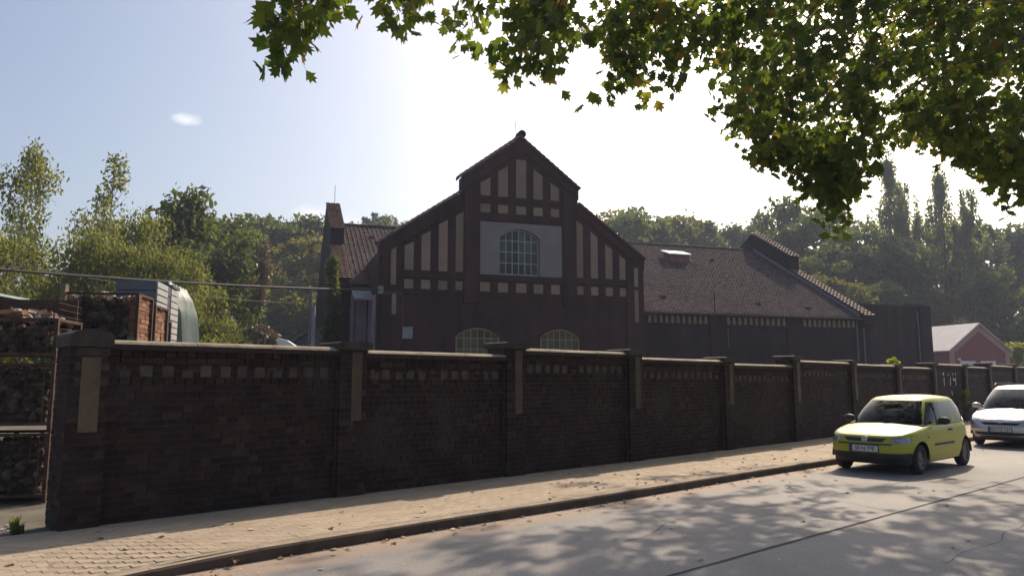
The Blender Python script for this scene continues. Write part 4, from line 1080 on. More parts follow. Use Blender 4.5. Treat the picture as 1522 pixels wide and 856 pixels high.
prof = [(-.55, 3.9), (-.45, 4.18), (-.1, 4.22), (.12, 3.9), (.28, 3.4), (.36, 2.7), (.42, 1.9), (.46, 1.2)]
for j in range(22):
    y = -.9+j*.085; rw = []
    for i in range(29):
        q = i/28*7; a_ = min(6, int(q)); f_ = q-a_
        x = prof[a_][0]+(prof[a_+1][0]-prof[a_][0])*f_; z = prof[a_][1]+(prof[a_+1][1]-prof[a_][1])*f_
        fl = .05*noise.noise(Vector((x*2, y*7, z*1.2)))+.03*math.sin(y*19+z)
        rw.append((x+fl, y, z+fl*.4))
    rows.append(rw)
m_ = MB(); m_.grid(rows); m_.grid([[(p[0], -.9, p[2]) for p in rows[0]], [(-.55+.6*i/28, -.9, 1.0) for i in range(29)]])
m_.build('cover', M['tarp'], tp, True); MB().box(-.5, .38, -.8, .8, 0, 1.9).build('pile', M['wood'], tp)
# pole, lamp head and pale gable behind the wall, mid left
pl = thing('metal_pole', 'slim grey metal pole left of the hall', 'pole', (-10.4, 38, 0)); MB().tube([(0, 0, 0), (0, 0, 6.4)], .09, 8).build('shaft', M['zinc'], pl); MB().box(.10, .26, -.08, .08, 0, 5.4).build('cover_strip', M['sheet_grey'], pl)
lp = thing('yard_lamp', 'white yard lamp head just above the wall coping', 'lamp', (-7.35, 24, 0)); MB().tube([(0.2, 0, 0), (.2, 0, 2.75)], .04, 8).build('post', M['zinc'], lp)
MB().prism([(-.22, 2.78), (.35, 2.66), (.38, 2.72), (.1, 2.9), (-.2, 2.98)], -.12, .12, 'y').build('lamp_head', M['white'], lp)
sd = thing('pale_shed', 'low pale gabled shed left of the hall behind the wall', 'shed', (-14.2, 46, 0), R(10))
MB().prism([(-1, 0), (2.6, 0), (2.6, 5.0), (1.9, 4.9), (-1, 3.0)], 0, 3, 'y').build('wall', M['greyrender'], sd)
MB().prism([(-1.2, 2.9), (2.0, 4.93), (2.0, 5.05), (-1.2, 3.02)], -.2, 3.2, 'y').build('roof', M['sheet_grey'], sd)
# overhead cables
def cable(label, p0, p1, sag, r):
    p0, p1 = Vector(p0), Vector(p1)
    o = MB().tube([p0.lerp(p1, i/30)-Vector((0, 0, sag*4*(i/30)*(1-i/30))) for i in range(31)], r, 5).build('power_cable', M['cable']); return tag(o, label, 'cable')
cable('thick black cable running from the left edge to the hall corner', (-19.5, 18, 4.95), HW(-7.85, -.3, 6.42), .25, .05)
cable('thin black cable high at the left edge before the trees', (-17.5, 18.5, 5.75), (-11.6, 40, 5.8), .5, .012)
# the gate's rubble and weeds
gp_ = []
lt_ = MB()
rs = random.Random(3)
for i in range(150):
    p = W(rs.uniform(-5, -.45), -rs.uniform(.0, 1.1), -.02); s = rs.uniform(.02, .06); me = STN[i % 4]
    m4 = Matrix.Translation(p) @ Matrix.Rotation(rs.uniform(0, 6), 4, 'Z') @ Matrix.Diagonal((s, s, s*.7, 1)); lt_.add([m4 @ v.co for v in me.vertices], [tuple(q.vertices) for q in me.polygons])
lt_.build('gateway_rubble', M['paleblock'], kind='stuff')
def tuft_mesh(name, n, h, mat, seed, wd=.02, spread=.1):
    rs = random.Random(seed); mb = MB()
    for i in range(n):
        a = rs.uniform(0, 6.28); r = rs.uniform(0, spread); x, y = r*math.cos(a), r*math.sin(a); hh = h*rs.uniform(.4, 1); l = rs.uniform(.1, .6)*hh; b = rs.uniform(0, 6.28)
        ex, ey = x+l*math.cos(b), y+l*math.sin(b); wx, wy = wd*math.sin(b), -wd*math.cos(b)
        mb.add([(x-wx, y-wy, 0), (x+wx, y+wy, 0), ((x+ex)/2+wx, (y+ey)/2+wy, hh*.65), ((x+ex)/2-wx, (y+ey)/2-wy, hh*.65), (ex, ey, hh)], [(0, 1, 2, 3), (3, 2, 4)])
    return mb.mesh(name, mat, fix=False)
wm = [tuft_mesh('weed_tuft', 26, .3, M['leaf_broad'], i) for i in range(3)]
wj = MB()
for i in range(46):
    p = W(rs.uniform(-5, -.4), -rs.uniform(.0, 1.6), -.03) if i < 36 else W(rs.uniform(.1, 20), -YF+.03, 0)
    m4 = Matrix.Translation(p) @ Matrix.Rotation(rs.uniform(0, 6), 4, 'Z') @ Matrix.Scale(.5 if i < 36 else .3, 4)
    wj.add([m4 @ v.co for v in wm[i % 3].vertices], [tuple(q.vertices) for q in wm[i % 3].polygons])
wj.build('weeds', M['leaf_broad'], fix=False, kind='stuff')

# ------------------------------------------------------------------ trees of the background
def leaf_cloud(lobes, n, size, mat, name, seed, droop=0, aspect=1.6, shell=.55):
    """many small folded leaf pieces through the volume of a set of ellipsoid lobes"""
    rs = random.Random(seed); mb = MB(); tot = sum(l[3]*l[4]*l[5] for l in lobes)**1.0
    wts = [(l[3]*l[4]*l[5])**.75 for l in lobes]
    for i in range(n):
        c = rs.choices(lobes, wts)[0]
        while True:
            d = Vector((rs.gauss(0, 1), rs.gauss(0, 1), rs.gauss(0, 1)))
            if d.length > .1: break
        d.normalize(); r = shell+(1-shell)*rs.random() if rs.random() < .75 else rs.random(); r *= 1+.18*noise.noise(Vector((d.x*2.3+c[0], d.y*2.3+c[1], d.z*2.3+c[2])))*2
        p = Vector((c[0]+d.x*c[3]*r, c[1]+d.y*c[4]*r, c[2]+d.z*c[5]*r))
        s = size*rs.uniform(.55, 1.25)
        t = Vector((rs.uniform(-1, 1), rs.uniform(-1, 1), rs.uniform(-1, .6)-droop)); t.normalize()
        u_ = t.cross(Vector((rs.uniform(-1, 1), rs.uniform(-1, 1), rs.uniform(-1, 1)))); u_.normalize()
        w_ = t.cross(u_)
        a = p-t*s*.5*aspect; b_ = p+t*s*.5*aspect
        mb.add([a, p+u_*s*.42+w_*s*.12, b_, p-u_*s*.42+w_*s*.12], [(0, 1, 2), (0, 2, 3)])
    return mb.mesh(name, mat, fix=False)
def limb_mesh(h, r, limbs, mat, name, lean=0):
    mb = MB(); pts = [(lean*h*(i/8)**2+.02*h*math.sin(i*1.3)*.3, .02*h*math.cos(i*.9)*.3-.006*h, h*i/8) for i in range(9)]
    mb.tube(pts, r, 8, r*.18)
    for (f, az, ln, up) in limbs:
        k = f*8; i = min(7, int(k)); q = k-i; b = Vector(pts[i]).lerp(Vector(pts[i+1]), q)
        d = Vector((math.cos(az), math.sin(az), up)); rr = r*(1-f*.8)*.55
        mb.tube([b, b+d*ln*.5, b+Vector((d.x*ln, d.y*ln, d.z*ln*1.15))], rr, 6, rr*.25)
    return mb.mesh(name, mat, True)
def species(kind, seed):
    """unit tree 10 m high: (trunk mesh, crown mesh)"""
    rs = random.Random(seed); lobes = []; limbs = []
    if kind == 'broad' or kind == 'yellow':
        for i in range(30):
            z = rs.uniform(1.4, 9.0); prof = math.sin(max(0, min(1, (z-.4)/9.6))**.8*PI)**.6; rad = 3.1*prof; a = rs.uniform(0, 6.28); q = rs.uniform(.35, 1)*rad
            s = rs.uniform(.8, 1.35)*(1 if z < 8 else .7); lobes.append((q*math.cos(a), q*math.sin(a), z, s*1.15, s*1.15, s*.8)); limbs.append((z/10*.75, a, q*.8, .6))
        n, sz, mt, bk, tr = 9500, .22, ('leaf_broad' if kind == 'broad' else 'leaf_yellow'), 'bark', .17
    elif kind == 'airy':
        for i in range(26):
            z = rs.uniform(2, 9.5); rad = 2.6*math.sin(max(0, min(1, (z-1)/9))*PI)**.5; a = rs.uniform(0, 6.28); q = rs.uniform(.4, 1)*rad; s = rs.uniform(.45, .85)
            lobes.append((q*math.cos(a), q*math.sin(a), z, s*1.2, s*1.2, s)); limbs.append((z/10*.8, a, q, .6))
        n, sz, mt, bk, tr = 3000, .26, 'leaf_broad', 'bark', .12
    elif kind == 'spiky':
        for i in range(34):
            z = rs.uniform(.8, 9.3); rad = 3.2*(1-z/12); a = rs.uniform(0, 6.28); q = rs.uniform(.3, 1)*rad; s = rs.uniform(.6, 1.0); lobes.append((q*math.cos(a), q*math.sin(a), z, s, s, s*(1.4 if z > 6 else .9))); limbs.append((z/10*.8, a, q, .9))
        for i in range(14):
            a = rs.uniform(0, 6.28); q = rs.uniform(.5, 2.6); lobes.append((q*math.cos(a), q*math.sin(a), 8.6+rs.uniform(-.6, .6), .16, .16, 1.1))
        n, sz, mt, bk, tr = 5600, .24, 'leaf_broad', 'bark', .14
    elif kind == 'birch':
        for i in range(40):
            z = rs.uniform(1.0, 9.4); rad = 2.2*(1-(z/10)**2)+.35; a = rs.uniform(0, 6.28); q = rs.uniform(.2, 1)*rad; s = rs.uniform(.3, .6); lobes.append((q*math.cos(a), q*math.sin(a), z, s, s, s*1.7)); limbs.append((min(.9, z/10*.9+.05), a, q, .7))
        n, sz, mt, bk, tr = 6500, .10, 'leaf_birch', 'birchbark', .09
    elif kind == 'birch_slim':
        for i in range(34):
            z = rs.uniform(2.5, 9.8); rad = .95*(1-(z/10)**3)+.15; a = rs.uniform(0, 6.28); q = rs.uniform(.2, 1)*rad; s = rs.uniform(.28, .5); lobes.append((q*math.cos(a), q*math.sin(a), z, s, s, s*1.6)); limbs.append((min(.93, z/10*.93), a, q+.2, 1.2))
        n, sz, mt, bk, tr = 2600, .105, 'leaf_birch', 'birchbark', .085
    elif kind == 'weeping':
        for i in range(34):
            z = rs.uniform(.6, 9.0); rad = 3.4*math.sin(max(.02, min(.98, (z+.8)/10.6))*PI)**.6; a = rs.uniform(0, 6.28); q = rs.uniform(.2, 1)*rad; s = rs.uniform(.7, 1.2); lobes.append((q*math.cos(a), q*math.sin(a), z, s, s, s*1.25)); limbs.append((z/10*.8, a, q*.8, .5))
        n, sz, mt, bk, tr = 11000, .135, 'leaf_birch', 'birchbark', .12
    elif kind == 'poplar':
        for i in range(46):
            z = rs.uniform(2.0, 9.7); rad = (1.2*math.sin(min(1, (z/10))**.75*PI)**.7); a = rs.uniform(0, 6.28); q = rs.uniform(.1, 1)*rad; s = rs.uniform(.13, .30); lobes.append((q*math.cos(a), q*math.sin(a), z, s, s, s*3.2)); limbs.append((z/10*.72, a, q, 2.6))
        n, sz, mt, bk, tr = 7500, .10, 'leaf_poplar', 'bark', .11
    elif kind == 'spruce':
        for i in range(44):
            z = .8+i*.205; rad = 1.9*(1-z/10)+.05; a = rs.uniform(0, 6.28); q = rs.uniform(.3, 1)*rad; s = .25+.5*(1-z/10); lobes.append((q*math.cos(a), q*math.sin(a), z, s, s, s*.6))
        n, sz, mt, bk, tr = 4200, .2, 'leaf_dark', 'bark', .12
    elif kind == 'dead':
        for i in range(26):
            z = rs.uniform(2.5, 9.4); rad = 1.3*(1-z/11); a = rs.uniform(0, 6.28); q = rs.uniform(.3, 1)*rad; s = rs.uniform(.25, .5); lobes.append((q*math.cos(a), q*math.sin(a), z, s, s, s*1.5)); limbs.append((z/10*.85, a, q+.3, .5))
        n, sz, mt, bk, tr = 2200, .18, 'leaf_dead', 'bark', .1
    dr = {'weeping': 1.2, 'birch': 1.0, 'birch_slim': .5, 'poplar': -1.6, 'spruce': .5}.get(kind, .1)
    return limb_mesh(9.3 if kind in ('poplar', 'birch_slim', 'spruce', 'dead', 'birch') else 7.6, tr, limbs, M[bk], 'trunk'), leaf_cloud(lobes, n, sz, M[mt], 'crown', seed+100, dr, 1.6, .35)
SPEC = {}
NAMES = {'birch': ('birch_tree', 'birch'), 'birch_slim': ('birch_tree', 'birch'), 'weeping': ('birch_tree', 'birch'), 'broad': ('broadleaf_tree', 'tree'), 'yellow': ('broadleaf_tree', 'tree'), 'airy': ('broadleaf_tree', 'tree'), 'spiky': ('broadleaf_tree', 'tree'), 'dead': ('withered_tree', 'tree'), 'spruce': ('spruce_tree', 'spruce'), 'poplar': ('poplar_tree', 'poplar')}
def tree(kind, x, y, top, label, group, var=0, wide=1.0):
    key = (kind, var)
    if key not in SPEC: SPEC[key] = species(kind, hash_(kind)+var*7)
    if y > 72: x, y, top = x*1.35, y*1.35, 1.63+(top-1.63)*1.35
    z = hill(x, y) if y > 60 else -.05
    if y > 100 and kind != 'poplar': top *= 1.07
    h = top-z; s = h/9.9
    nm, cat = NAMES[kind]
    r = thing(nm, label, cat, (x, y, z), U(0, 6.28), group); 
    w_ = wide*(1 if kind not in ('broad', 'yellow', 'spiky', 'airy') else .95)
    tm, cm = SPEC[key]
    link('trunk', tm, r, scale=(s*w_, s*w_, s)); link('crown', cm, r, scale=(s*w_, s*w_, s))
    return r
def hash_(k): return sum(ord(c)*(i+3) for i, c in enumerate(k))
TREES = [
('birch',-25.6,38.0,14.3,'loose airy birch cut by the left edge of the picture'),('birch_slim',-22.1,40.0,14.4,'tall slender birch standing up above the left trees'),('birch',-28.6,36.0,12.7,'birch outside the left edge beside the loose airy birch'),
('weeping',-21.0,34.0,9.1,'drooping yellow green birch left of the slender birch'),('weeping',-24.6,44.0,11.6,'drooping birch just behind the slender birch'),('weeping',-22.0,45.0,12.0,'drooping birch right of the slender birch'),
('broad',-26.7,58.0,15.5,'dark rounded tree behind the drooping birches'),('spiky',-23.4,52.0,15.0,'tree with spiky upright shoots on its crown'),('broad',-25.0,62.0,17.0,'rounded oak like tree right of the spiky crown'),
('weeping',-17.5,38.0,9.1,'low drooping birch above the blue grey sheet stack'),('weeping',-18.6,35.0,8.4,'low drooping birch behind the tall crate'),('weeping',-21.8,32.0,8.1,'low drooping birch over the far left crates'),
('broad',-29.0,76.0,18.2,'broad green tree right of the oak like tree'),('weeping',-18.6,44.0,7.2,'small birch right of the tarpaulin'),('dead',-21.3,62.0,13.9,'thin withered reddish tree before the dark wood'),
('broad',-27.7,84.0,20.4,'broad tree behind the withered tree'),('broad',-26.4,88.0,21.8,'highest rounded tree right of the withered tree'),('broad',-24.8,90.0,21.4,'rounded tree touching the hall parapet in view'),('broad',-33.4,92.0,21.2,'tree far behind the oak like tree'),('broad',-24.3,97.0,21.6,'rounded tree right behind the left parapet'),
('yellow',-22.6,78.0,17.0,'yellowing tree left of the hall parapet'),('broad',-23.3,74.0,13.1,'low dark tree below the yellowing tree'),('broad',-25.4,66.0,11.6,'low dark tree left of the withered tree'),('weeping',-20.5,50.0,6.6,'bushy light green birch right of the tarpaulin stack'),
('spruce',-22.3,112.0,25.2,'left spruce tip above the left roof ridge'),('spruce',-21.5,114.0,26.2,'right spruce tip above the left roof ridge'),('broad',-18.8,112.0,27.1,'hazy tree above the left roof ridge beside the spruces'),('broad',-16.2,116.0,27.1,'hazy tree against the left gable slope'),('broad',-22.6,104.0,23.9,'hazy tree next to the left parapet top'),
('broad',14.0,112.0,27.1,'hazy tree against the right gable slope'),('yellow',16.2,106.0,26.3,'yellow green tree above the long roof near the gable'),('broad',18.9,102.0,25.8,'tallest hazy tree above the long roof near the gable'),('yellow',23.7,110.0,26.6,'yellow green tree above the roof lantern'),('spruce',24.2,120.0,25.6,'spruce behind the yellow green tree above the lantern'),
('broad',29.2,116.0,27.3,'hazy tree above the middle of the long roof'),('broad',33.7,118.0,27.1,'hazy tree left of the right parapet'),('broad',38.0,120.0,27.1,'hazy tree behind the right parapet'),('broad',41.1,112.0,24.6,'hazy tree directly above the right parapet top'),
('airy',38.6,102.0,25.4,'thin airy tree over the right parapet'),('broad',39.3,96.0,22.6,'dense tree right behind the right parapet'),('airy',45.0,102.0,25.0,'thin airy tree between right parapet and poplars'),('broad',43.9,92.0,21.5,'dense blue green tree left of the poplars'),('broad',35.1,82.0,15.2,'lower tree behind the stepped parapet slope'),('broad',40.6,88.0,18.8,'tree above the lower end of the parapet slope'),('broad',44.9,89.0,19.5,'rounded tree below the left poplar'),
('poplar',50.1,96.0,30.3,'leftmost and tallest of the four poplars'),('poplar',53.3,98.0,28.6,'second poplar from the left, close behind the tallest'),('poplar',55.0,93.0,27.6,'third poplar from the left'),('poplar',58.0,93.0,26.4,'rightmost of the four poplars'),
('broad',57.4,102.0,23.5,'tree filling the gap between the poplar pairs'),('airy',64.0,100.0,21.9,'airy tree right of the poplars'),('broad',68.0,102.0,22.9,'hazy tree near the right edge'),('broad',73.1,102.0,23.7,'hazy tree beyond the right edge'),
('broad',55.6,84.0,14.9,'lower tree above the red house'),('broad',38.1,78.0,11.9,'lower tree behind the brick annex'),('yellow',50.7,88.0,12.8,'light green tree at the foot of the poplars'),('yellow',32.6,76.0,12.7,'light green tree behind the parapet foot'),('broad',48.0,90.0,15.2,'dark tree at the foot of the left poplars'),('weeping',57.8,92.0,13.0,'pale drooping tree at the foot of the right poplars'),
]
for i, (k, x, y, top, lb) in enumerate(TREES):
    tree(k, x, y, top, lb, 'trees behind the hall and the yard', i % 3 if k in ('broad', 'weeping') else i % 2, {'poplar': 1.0}.get(k, 1.0))
for i in range(34):
    x = -78+i*5.1+U(-1.5, 1.5); y = U(132, 158); top = 1.63+(hill(x*1.35, y*1.35)+U(18, 23)-1.63)/1.35
    tree('broad', x, y, top, 'hazy broadleaf tree in the far row on the wooded slope', 'far trees on the wooded slope', i % 3)
# thicket under the trees, nobody could count it
lob = []
for i in range(190):
    x = U(-80, 125); y = U(78, 145); 
    if (-12 < x < 30 and y < 85) or (34 < x < 66 and y < 96): continue
    lob.append((x, y, hill(x, y)+U(1, 3.5), U(2.5, 4.5), U(2, 3), U(2, 4)))
for i in range(46):
    x = U(-42, -15); y = U(44, 66); lob.append((x, y, U(.6, 2.2), U(1.5, 2.6), U(1.2, 2), U(1.4, 2.6)))
th = link('thicket', leaf_cloud(lob, 100000, .36, M['leaf_broad'], 'thicket', 77, .1, 1.5, .3)); th['kind'] = 'stuff'
# small plants
def shrub(name, label, x, y, h, r, mat, n=420, sz=.12, seed=1, cat='shrub'):
    t = thing(name, label, cat, (x, y, 0))
    rs = random.Random(seed); lobes = []
    for i in range(9): a = rs.uniform(0, 6.28); q = rs.uniform(.1, .7)*r; lobes.append((q*math.cos(a), q*math.sin(a), h-rs.uniform(.2, 1)*min(h*.6, 2*r), r*.45, r*.45, r*.5))
    mb = MB()
    for l in lobes: mb.tube([(0, 0, 0), (l[0]*.4, l[1]*.4, l[2]*.6), l[:3]], .03*h/2, 5, .01)
    mb.build('stems', M['bark'], t); link('foliage', leaf_cloud(lobes, n, sz, M[mat], 'foliage', seed, 0, 1.8, .2), t); return t
shrub('shrub', 'small yellow green shrub peeping over the wall before the annex', 13.8, 26.9, 2.55, .36, 'leaf_bright', 260, .12, 4)
shrub('shrub', 'pale leafy weed at the wall foot beside the silver car', 17.95, 29.6, 1.25, .32, 'leaf_yellow', 260, .10, 5)
shrub('shrub', 'bright green bush right of the red house roof', 55.6, 82, 6.6, 1.5, 'leaf_bright', 1800, .17, 6)
shrub('shrub', 'upright light green young tree beside the red house gable', 56.2, 90, 8.6, 1.0, 'leaf_bright', 1500, .17, 8)
shrub('shrub', 'russet topped bush above the red house', 57.4, 94, 9.8, 1.6, 'leaf_dead', 1500, .18, 9)
shrub('shrub', 'bright yellow green shrub right of the tarpaulin behind the wall', -11.2, 28, 3.6, .8, 'leaf_bright', 700, .14, 10)
shrub('shrub', 'leafy shrub behind the far left crates', -14.5, 20, 4.6, 1.6, 'leaf_yellow', 1500, .16, 12)
t = thing('columnar_conifer', 'dark green columnar conifer against the left end of the hall', 'conifer', tuple(HW(-10.15, 2.2, 0)))
link('crown', leaf_cloud([(0.08*math.sin(i), 0, .6+i*.62, .72-.028*i, .6-.022*i, .6) for i in range(13)], 6000, .15, M['leaf_broad'], 'crown', 14, -1, 1.6, .4), t); MB().tube([(0, 0, 0), (0, 0, 7)], .08, 6, .02).build('trunk', M['bark'], t)

# ------------------------------------------------------------------ street plane trees: trunk, limbs, twigs, lobed leaves
def plane_leaf(seed, mat, curl=.15, name='leaf'):
    rs = random.Random(seed)
    lobes = [(-2.3, .42), (-1.8, .40), (-1.3, .76), (-.95, .50), (-.62, .90), (-.32, .60), (0, 1.0), (.32, .60), (.62, .90), (.95, .50), (1.3, .76), (1.8, .40), (2.3, .42)]
    mb = MB(); vs = [(0, 0, 0), (0, -.36, 0)]
    for a, r in lobes:
        r *= rs.uniform(.88, 1.12); a += rs.uniform(-.06, .06); x = r*math.sin(a)*.62; y = r*math.cos(a)*.62
        vs.append((x, y, -curl*(x*x+y*y)*1.6+abs(x)*curl*.8))
    n = len(lobes)
    mb.add(vs, [(0, 2+i, 3+i) for i in range(n-1)]+[(0, 1, 2), (0, 2+n-1, 1)])
    mb.add([(-.012, 0, 0), (.012, 0, 0), (.008, -.75, -.08), (-.008, -.75, -.08)], [(0, 1, 2, 3)])
    return mb.mesh(name, mat, fix=False)
LEAF = [plane_leaf(i, M['plane_leaf']) for i in range(4)]
LV = [([v.co.copy() for v in me.vertices], [tuple(p.vertices) for p in me.polygons]) for me in LEAF]
def street_tree(label, x, y, top, crown0, sprays, seed, nl, hubs_n, nobj, spread=1.0):
    rs = random.Random(seed)
    root = thing('plane_tree', label, 'plane tree', (x, y, 0), 0, 'plane trees along the near kerb'); base = Vector((x, y, 0))
    tk = MB(); tp = [Vector((.12*math.sin(i*.8), .1*math.cos(i*.7), top*i/7)) for i in range(8)]
    tk.tube(tp, .34, 12, .12); tk.build('trunk', M['planebark'], root, True)
    pts = [Vector(p)-base for p in sprays]
    hubs = [p.copy() for p in rs.sample(pts, hubs_n)]
    for it in range(5):
        bag = [[] for _ in hubs]
        for p in pts: bag[min(range(len(hubs)), key=lambda k: (hubs[k]-p).length_squared)].append(p)
        hubs = [sum(b, Vector())/len(b) if b else h for b, h in zip(bag, hubs)]
    for h, b in zip(hubs, bag):
        if not b: continue
        a = tp[min(7, 3+rs.randrange(4))]; mid = a.lerp(h, .5)+Vector((0, 0, (h-a).length*.3)); mid2 = a.lerp(h, .8)+Vector((0, 0, (h-a).length*.2))
        lm = MB(); ln = (h-a).length; r0 = .010+.0018*ln
        lm.tube([a, mid, mid2, h], r0, 6, .009)
        for p in b: 
            q = h.lerp(p, .55)+Vector((rs.uniform(-.1, .1), rs.uniform(-.1, .1), .08)); lm.tube([h, q, p], .007, 4, .003)
        lm.build('limb', M['planebark'], root, True)
    allv = []
    for p in pts:
        ax = Vector((rs.uniform(-1, 1), rs.uniform(-1, 1), rs.uniform(-.9, .25))); ax.normalize(); L = rs.uniform(.35, .7)*(spread if p.x+x < 1.5 else 1)
        yel = rs.random()
        for i in range(nl):
            q = p+ax*L*(rs.random()*1.15-.35)+Vector((rs.gauss(0, .13), rs.gauss(0, .13), rs.gauss(0, .12)))
            s = rs.uniform(.15, .26)
            tip = Vector((rs.uniform(-1, 1), rs.uniform(-1, 1), rs.uniform(-1.3, .1))); tip.normalize()
            nrm = Vector((rs.uniform(-1, 1), rs.uniform(-1, 1), rs.uniform(-.2, .9))); nrm = (nrm-tip*nrm.dot(tip)); nrm.normalize(); sd_ = tip.cross(nrm)
            allv.append((q, Matrix(((sd_.x, tip.x, nrm.x, q.x), (sd_.y, tip.y, nrm.y, q.y), (sd_.z, tip.z, nrm.z, q.z), (0, 0, 0, 1))) @ Matrix.Scale(s, 4), s, rs.randrange(4)))
    def key(e):
        w_ = e[0]+base; return -(e[2]/(w_-camp).length) if in_view(w_, -4) else 1
    allv.sort(key=key)
    mb = MB()
    for i, (q, m4, s, k) in enumerate(allv):
        if i < nobj: link('leaf', LEAF[k], root).matrix_local = m4
        else: mb.add([m4 @ v for v in LV[k][0]], LV[k][1])
    mb.build('foliage', M['plane_leaf'], root, fix=False, kind='stuff')
    return root
SPRAYS_A = [(-2.1,7.21,5.26), (-1.89,6.95,5.58), (-1.9,6.95,5.52), (-2.24,7.03,5.3), (-2.27,7.18,5.14), (-2.17,6.68,4.96), (-1.93,6.58,5.31), (-1.86,6.75,5.35), (-2.21,7,5.02), (-1.63,8.37,7.36), (-1.57,8.28,6.64), (-1.95,6.89,6.23), (-2.28,7.14,6.62), (-1.67,7.87,7.19), (-2.22,8.13,7.1), (-1.8,7.49,6.67), (-1.59,8.44,7.54), (-2.82,8.16,6.75), (-2.52,7.26,6.15), (-1.14,8.04,6.29), (-1.29,8.19,5.91), (-1.2,8.93,6.31), (-1.29,8.52,6.39), (0.44,10.07,7.49), (0.41,8.86,5.58), (0.68,9.38,7.11), (0.14,9.38,5.72), (0.63,9.33,6.32), (-0.31,8.93,6.71), (-0.65,10.49,6.63), (-0.64,10.48,7.84), (0.02,9.2,6.48), (0.12,9.57,5.96), (-0.17,10.36,7.75), (0.54,10.04,7.43), (0.73,10.14,6.57), (-0.63,9.05,6.36), (0.52,9.57,6.87), (0.74,9.63,6.62), (0.33,9.29,6.41), (-0.19,9.44,7.05), (0.17,9.38,6.42), (-0.74,10.13,7.22), (0.59,10.13,7.06), (0.42,9.93,6.35), (0.4,10,6.98), (-0.41,10.11,6.81), (0.3,10.41,7.33), (0.19,8.82,6), (0.05,9.94,7.15), (-0.09,9.9,6.12), (0.46,9.89,6.95), (0.34,9.39,5.87), (3.64,11.17,11.45), (2.79,14.7,10.97), (8.52,14.49,14.2), (5.38,9.71,11.86), (0.75,11.34,14.47), (4.43,9.39,11.66), (7.16,10.34,8.89), (8.08,12.28,14.18), (4.95,12.16,14.42), (1.69,10.4,9.08), (5.57,8.9,11.24), (3.94,12.76,10.15), (1.72,10.97,11.36), (5.11,9.89,11.7), (7.86,9.53,12.81), (2.66,12.3,13.82), (5.55,9.88,12.33), (0.45,12.82,12.95), (6.82,9.5,10.24), (0.82,9.39,8.78), (4.25,9.03,8.52), (0.78,11.63,13.81), (7.32,11.12,9.58), (-0.52,10.17,10.43), (1.96,10.71,8.48), (4.01,14.54,13.1), (-0.11,12.97,12.48), (0.54,11,14.1), (3.37,14.78,13.06), (8.62,11.54,12.31), (6.83,12.34,12.79), (9.19,12.84,12.13), (7.93,11.5,10.29), (6.86,9.25,7.47), (5.3,10.96,9.58), (1.84,9.71,12.19), (5.82,14.82,11.72), (0.51,14.07,14.03), (0.3,13.49,10.76), (3.99,9.76,8.73), (7.39,11.08,11.24), (5.84,9.09,9.95), (1.46,11.51,12.48), (5.88,10.97,10.5), (1.26,9.38,8.45), (5.51,12.66,11.21), (8.96,14.66,13.52), (1.67,11.33,14.41), (-0.45,12.2,12), (1.19,11.81,11.37), (7.24,13.62,11.44), (5.82,11.09,13.56), (3.71,9.43,11.33), (2.54,13.62,14.45), (10.78,13.99,11.26), (9.72,12.37,12.55), (-0.5,14.02,12.29), (2.25,9.55,9.51), (8.6,11.46,12.32), (1.87,14.71,11.55), (3.14,10.68,10.99), (7.51,13.9,13.02), (-0.45,11.26,10.81), (1.76,14.19,14.47), (6.14,10.29,10.21), (4.91,12.18,9.58), (5.16,11.52,8.94), (3.02,14.94,10.89), (0.65,13.56,10.87), (1.14,9.34,11.46), (5.76,9.52,7.43)]
